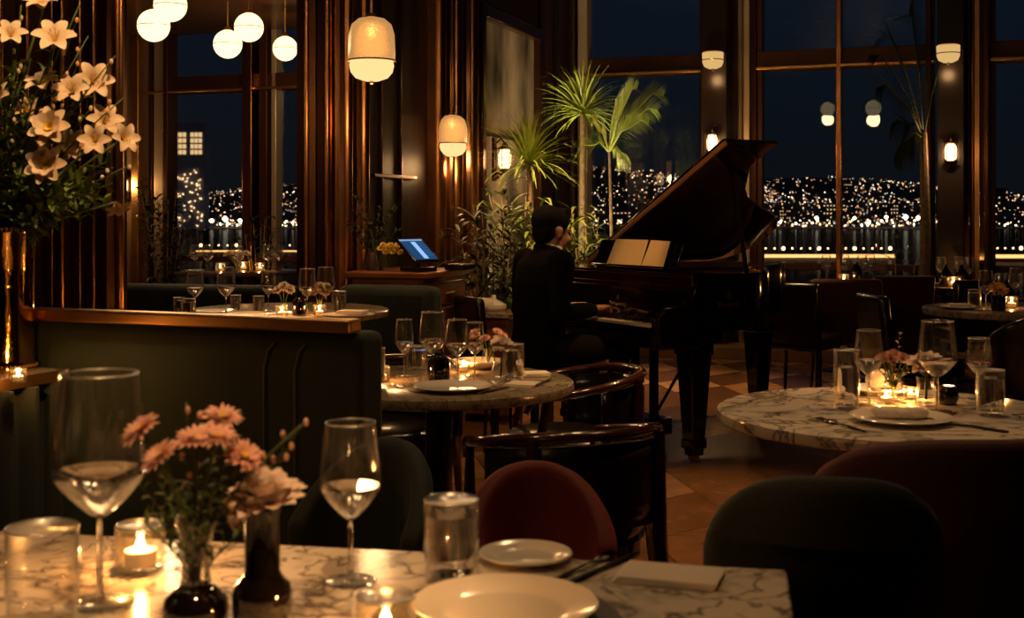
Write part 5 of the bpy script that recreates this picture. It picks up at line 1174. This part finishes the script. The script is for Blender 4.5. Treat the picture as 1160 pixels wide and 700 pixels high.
for k, (kd, px, py, sz, nr, lb) in enumerate(BQ):
    d = VD+rr.uniform(-.18, .06); flower(kd, 'lily' if kd == 'lily' else 'open_flower', mth+Vector((rr.uniform(-.03, .03), rr.uniform(-.03, .03), 0)), P(px, py, d), nr, sz*d/1400*1.15, lb, 'cream flowers of the tall bouquet', seed=k, leaves=3)
for k, (px, py) in enumerate(((140, 110), (131, 62), (90, 5), (24, 5), (100, 40), (150, 185), (75, 75), (35, 65))):
    flower('buds', 'bud_spray', mth, P(px, py, VD+rr.uniform(-.15, .05)), (0, 0, 1), .04, 'thin sprig of small buds '+('reaching across the copper strip of the opening', 'rising beside the highest copper strip', 'at the very top next to the top lily', 'at the very top near the picture edge', 'just above the two upper lilies', 'stretching farthest towards the side room', 'between the top lily and the middle lily', 'between the two upper lilies')[k], 'sprigs of buds in the tall bouquet', mp=petal_cream if k % 2 else petal_peach, seed=40+k, leaves=8)
for k in range(34):
    a = rr.uniform(0, 1); px = rr.uniform(-35, 142); py = rr.uniform(182, 262) if k < 24 else rr.uniform(30, 190); d = VD+rr.uniform(-.20, .20)
    foliage('foliage_sprig', mth+Vector((rr.uniform(-.02, .02), rr.uniform(-.02, .02), .05)), P(px, py, d), 20, .075, .020, 'leafy green sprig at the foot of the tall bouquet', 'leafy sprigs of the tall bouquet', leaf_mid if k % 3 else leaf_lit, seed=60+k, stemr=.002)

# ================================================================== PLANTS
def pot(o, r=.20, h=.38):
    b = MB(); b.lathe([(0, 0), (r*.7, 0), (r*.78, .01), (r, h-.03), (r*1.04, h-.025), (r*1.04, h), (r*.92, h), (r*.9, h-.04), (0, h-.05)], 32); b.build('pot', pot_m, o, smooth=50)
def fan_head(b, c, n, L_, w, rr, down=-.35, droop=.9):
    for k in range(n):
        a = k*2.4+rr.uniform(-.2, .2); el = down+(1.45-down)*((k+.5)/n)**.8; b.blade(c, (cos(a)*cos(el), sin(a)*cos(el), sin(el)), L_*rr.uniform(.75, 1.1), w, droop*rr.uniform(.6, 1.3), 7, fold=.1, shape=lambda t: max(.05, (1-t)**.6*min(1, t*5+.35)))
def spiky(loc, stems, label, m, seed, L_=.42, n=46, w=.024):
    rr = random.Random(seed); o = thing('spiky_palm', loc, label, 'potted plant'); pot(o)
    for (dx, dy, h) in stems:
        b = MB(); pts = [(dx*.1, dy*.1, .3), (dx*.5+.02, dy*.5, h*.5), (dx, dy, h)]; b.tube(pts, [.030, .026, .020], 10); b.build('trunk', trunk_m, o)
        b = MB(); fan_head(b, Vector((dx, dy, h)), n, L_, w, rr); b.build('crown', m, o, smooth=180)
    return o
def wxy(px, d): return Vector((px_x(px, d), d, 0))
def zz(py, d): return EYE-(py-HZ)/FPX*d
d1, d2 = 9.3, 10.4
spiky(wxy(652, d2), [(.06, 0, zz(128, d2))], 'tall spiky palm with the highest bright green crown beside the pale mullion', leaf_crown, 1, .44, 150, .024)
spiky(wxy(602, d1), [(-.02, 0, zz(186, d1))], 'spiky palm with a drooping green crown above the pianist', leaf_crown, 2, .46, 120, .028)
# feather palm leaning to the right
def frond(b, pts, L_, w, rr, n=30):
    pts = [Vector(p) for p in pts]
    def ev(t): i = min(int(t*(len(pts)-1)), len(pts)-2); u = t*(len(pts)-1)-i; return pts[i].lerp(pts[i+1], u)
    for k in range(n):
        t = .12+.88*k/n; p = ev(t); ax = (ev(min(1, t+.05))-ev(max(0, t-.05))).normalized(); sd = ax.cross(Vector((0, 0, 1))).normalized()
        for s_ in (-1, 1): b.blade(p, (sd*.5+Vector((0, 0, .75)))*s_+ax*.8+Vector((0, 0, .1)), L_*(sin(pi*(.15+.8*t))**.6)*rr.uniform(.85, 1.1), w, .8, 4, fold=.05, shape=lambda q: max(.05, (1-q)**.7))
def feather(loc, base_z, fr_list, label, m, seed, Lf=.26, w=.018, trunk=.03, name='feather_palm'):
    rr = random.Random(seed); o = thing(name, loc, label, 'potted plant'); pot(o, .22, .4)
    b = MB(); b.tube([(0, 0, .3), (.02, 0, base_z*.6), (0, 0, base_z)], [trunk*1.2, trunk, trunk*.7], 10); b.build('trunk', trunk_m, o)
    for tip in fr_list:
        tip = Vector(tip)-Vector(loc); b0 = Vector((0, 0, base_z-.05)); mid = b0.lerp(tip, .5)+Vector((0, 0, .28*abs((tip-b0).length)*.6)); q = b0.lerp(tip, .8)+Vector((0, 0, .16*(tip-b0).length)); pts = [b0, b0.lerp(mid, .6)+Vector((0, 0, .05)), mid, q, tip]
        b = MB(); b.tube(pts, [.010, .008, .006, .004, .002], 6); frond(b, pts, Lf, w, rr); b.build('frond', m, o, smooth=180)
    return o
lF = wxy(690, 10.2); feather(lF, zz(165, 10.2), [P(752, 108, 10.0), P(735, 140, 9.9), P(700, 110, 10.3), P(655, 170, 10.3), P(715, 185, 10.4), P(722, 100, 10.0), P(668, 140, 10.3), P(745, 125, 10.2)], 'feathery green palm spreading in front of the dark window', leaf_crown, 5, .21, .007, .014)
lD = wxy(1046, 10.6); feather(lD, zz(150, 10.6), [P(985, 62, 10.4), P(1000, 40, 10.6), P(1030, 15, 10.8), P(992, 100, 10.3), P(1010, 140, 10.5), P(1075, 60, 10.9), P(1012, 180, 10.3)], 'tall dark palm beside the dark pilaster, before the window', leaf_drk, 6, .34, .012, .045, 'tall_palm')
def bush(loc, h, r, n, L_, w, label, m, seed, name='leafy_plant', cat='potted plant', canes=9, up=.9):
    rr = random.Random(seed); o = thing(name, loc, label, cat); pot(o, r*.55, .34)
    for k in range(canes):
        a = rr.uniform(0, 2*pi); q = rr.uniform(.2, 1)*r; hh = h*rr.uniform(.65, 1.0); tip = Vector((q*cos(a), q*sin(a), hh)); b = MB(); pts = [Vector((q*.25*cos(a), q*.25*sin(a), .28)), Vector((q*.5*cos(a), q*.5*sin(a), hh*.55)), tip]
        b.tube(pts, [.008, .006, .003], 6, 0)
        for j in range(n//canes):
            t = rr.uniform(.12, 1); p = pts[0].lerp(pts[1], t*2) if t < .5 else pts[1].lerp(pts[2], t*2-1); aa = rr.uniform(0, 2*pi)
            b.m = 1; b.blade(p, (cos(aa), sin(aa), rr.uniform(.0, up)), L_*rr.uniform(.6, 1.2), w*rr.uniform(.7, 1.2), rr.uniform(.7, 2.0), 5, fold=.12)
        b.build('cane', [trunk_m, m], o, smooth=180)
    return o
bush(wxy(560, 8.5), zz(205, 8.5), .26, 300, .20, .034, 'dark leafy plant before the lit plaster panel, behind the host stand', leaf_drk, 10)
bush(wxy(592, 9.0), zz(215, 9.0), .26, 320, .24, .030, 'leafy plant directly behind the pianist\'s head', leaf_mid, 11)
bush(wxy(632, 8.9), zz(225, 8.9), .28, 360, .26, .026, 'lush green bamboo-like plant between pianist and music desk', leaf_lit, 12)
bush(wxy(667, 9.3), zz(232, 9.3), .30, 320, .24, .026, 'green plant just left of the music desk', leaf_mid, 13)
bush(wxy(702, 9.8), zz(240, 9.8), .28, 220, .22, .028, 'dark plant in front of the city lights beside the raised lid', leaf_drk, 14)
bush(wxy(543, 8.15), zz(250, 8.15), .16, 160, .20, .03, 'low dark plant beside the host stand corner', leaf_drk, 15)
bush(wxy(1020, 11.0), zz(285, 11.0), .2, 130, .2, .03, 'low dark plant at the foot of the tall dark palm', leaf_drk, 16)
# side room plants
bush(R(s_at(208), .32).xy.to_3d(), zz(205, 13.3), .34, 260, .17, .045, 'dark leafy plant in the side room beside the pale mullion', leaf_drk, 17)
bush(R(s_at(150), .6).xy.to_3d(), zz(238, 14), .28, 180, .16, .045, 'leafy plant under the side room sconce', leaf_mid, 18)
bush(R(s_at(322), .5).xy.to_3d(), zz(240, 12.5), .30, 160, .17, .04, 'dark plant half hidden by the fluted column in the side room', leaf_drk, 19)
# foliage on the host stand
rr = random.Random(31)
hv = Vector((px_x(425, 7.08), 7.08, .992)); pl = thing('small_planter', hv, 'dark planter with trailing leaves on the host stand', 'planter')
b = MB(); b.lathe([(0, 0), (.05, 0), (.065, .04), (.055, .10), (0, .095)], 24); b.build('bowl', pot_m, pl)
for k in range(16):
    a = rr.uniform(0, 2*pi); tip = hv+Vector((.17*cos(a), .10*sin(a), rr.uniform(.10, .46))); foliage('trailing_sprig', hv+Vector((0, 0, .09)), tip, 14, .05, .018, 'dark trailing sprig on the host stand', 'dark sprigs of the host stand planter', leaf_drk, seed=k)
for k in range(9): p = Vector((px_x(431+k*2.8, 7.02), 7.02, .992)); flower('carnation', 'yellow_blossom', (p.x, p.y, 1.0), p+Vector((0, 0, .125+.022*sin(k*2.1))), (0, -.7, .7), .036, 'small yellow blossom beside the touch screen', 'yellow blossoms on the host stand', mp=petal_yel, seed=k)
# uplights among the palms
def up_b(o): b = MB(); b.lathe([(0, 0), (.05, 0), (.055, .07), (.05, .09), (.045, .09), (.045, .07), (0, .068)], 20); b.build('housing', leather, o); b = MB(); b.lathe([(0, .080), (.044, .080)], 16); b.build('lens', emat('uplight_lens', (1, .7, .35), 8), o)
for px, d, lb, tgt, e in ((648, 9.75, 'floor uplight at the foot of the tallest spiky palm', P(655, 130, 10.3), 330), (618, 9.45, 'floor uplight behind the pianist under the drooping palm', P(600, 170, 9.3), 240), (553, 9.0, 'floor uplight at the host stand side of the palms', P(562, 272, 9.8), 260), (700, 9.0, 'floor uplight behind the piano, below the feathery palm', P(725, 130, 10.1), 220)):
    o = place('uplight', up_b, wxy(px, d), lb, 'floor lamp'); l = light('uplight_beam', 'SPOT', (0, 0, .12), e, (1, .74, .40), .03, o, None, 50, .8); dv_ = Vector(tgt)-Vector(o.location); l.rotation_euler = dv_.to_track_quat('-Z', 'Y').to_euler()
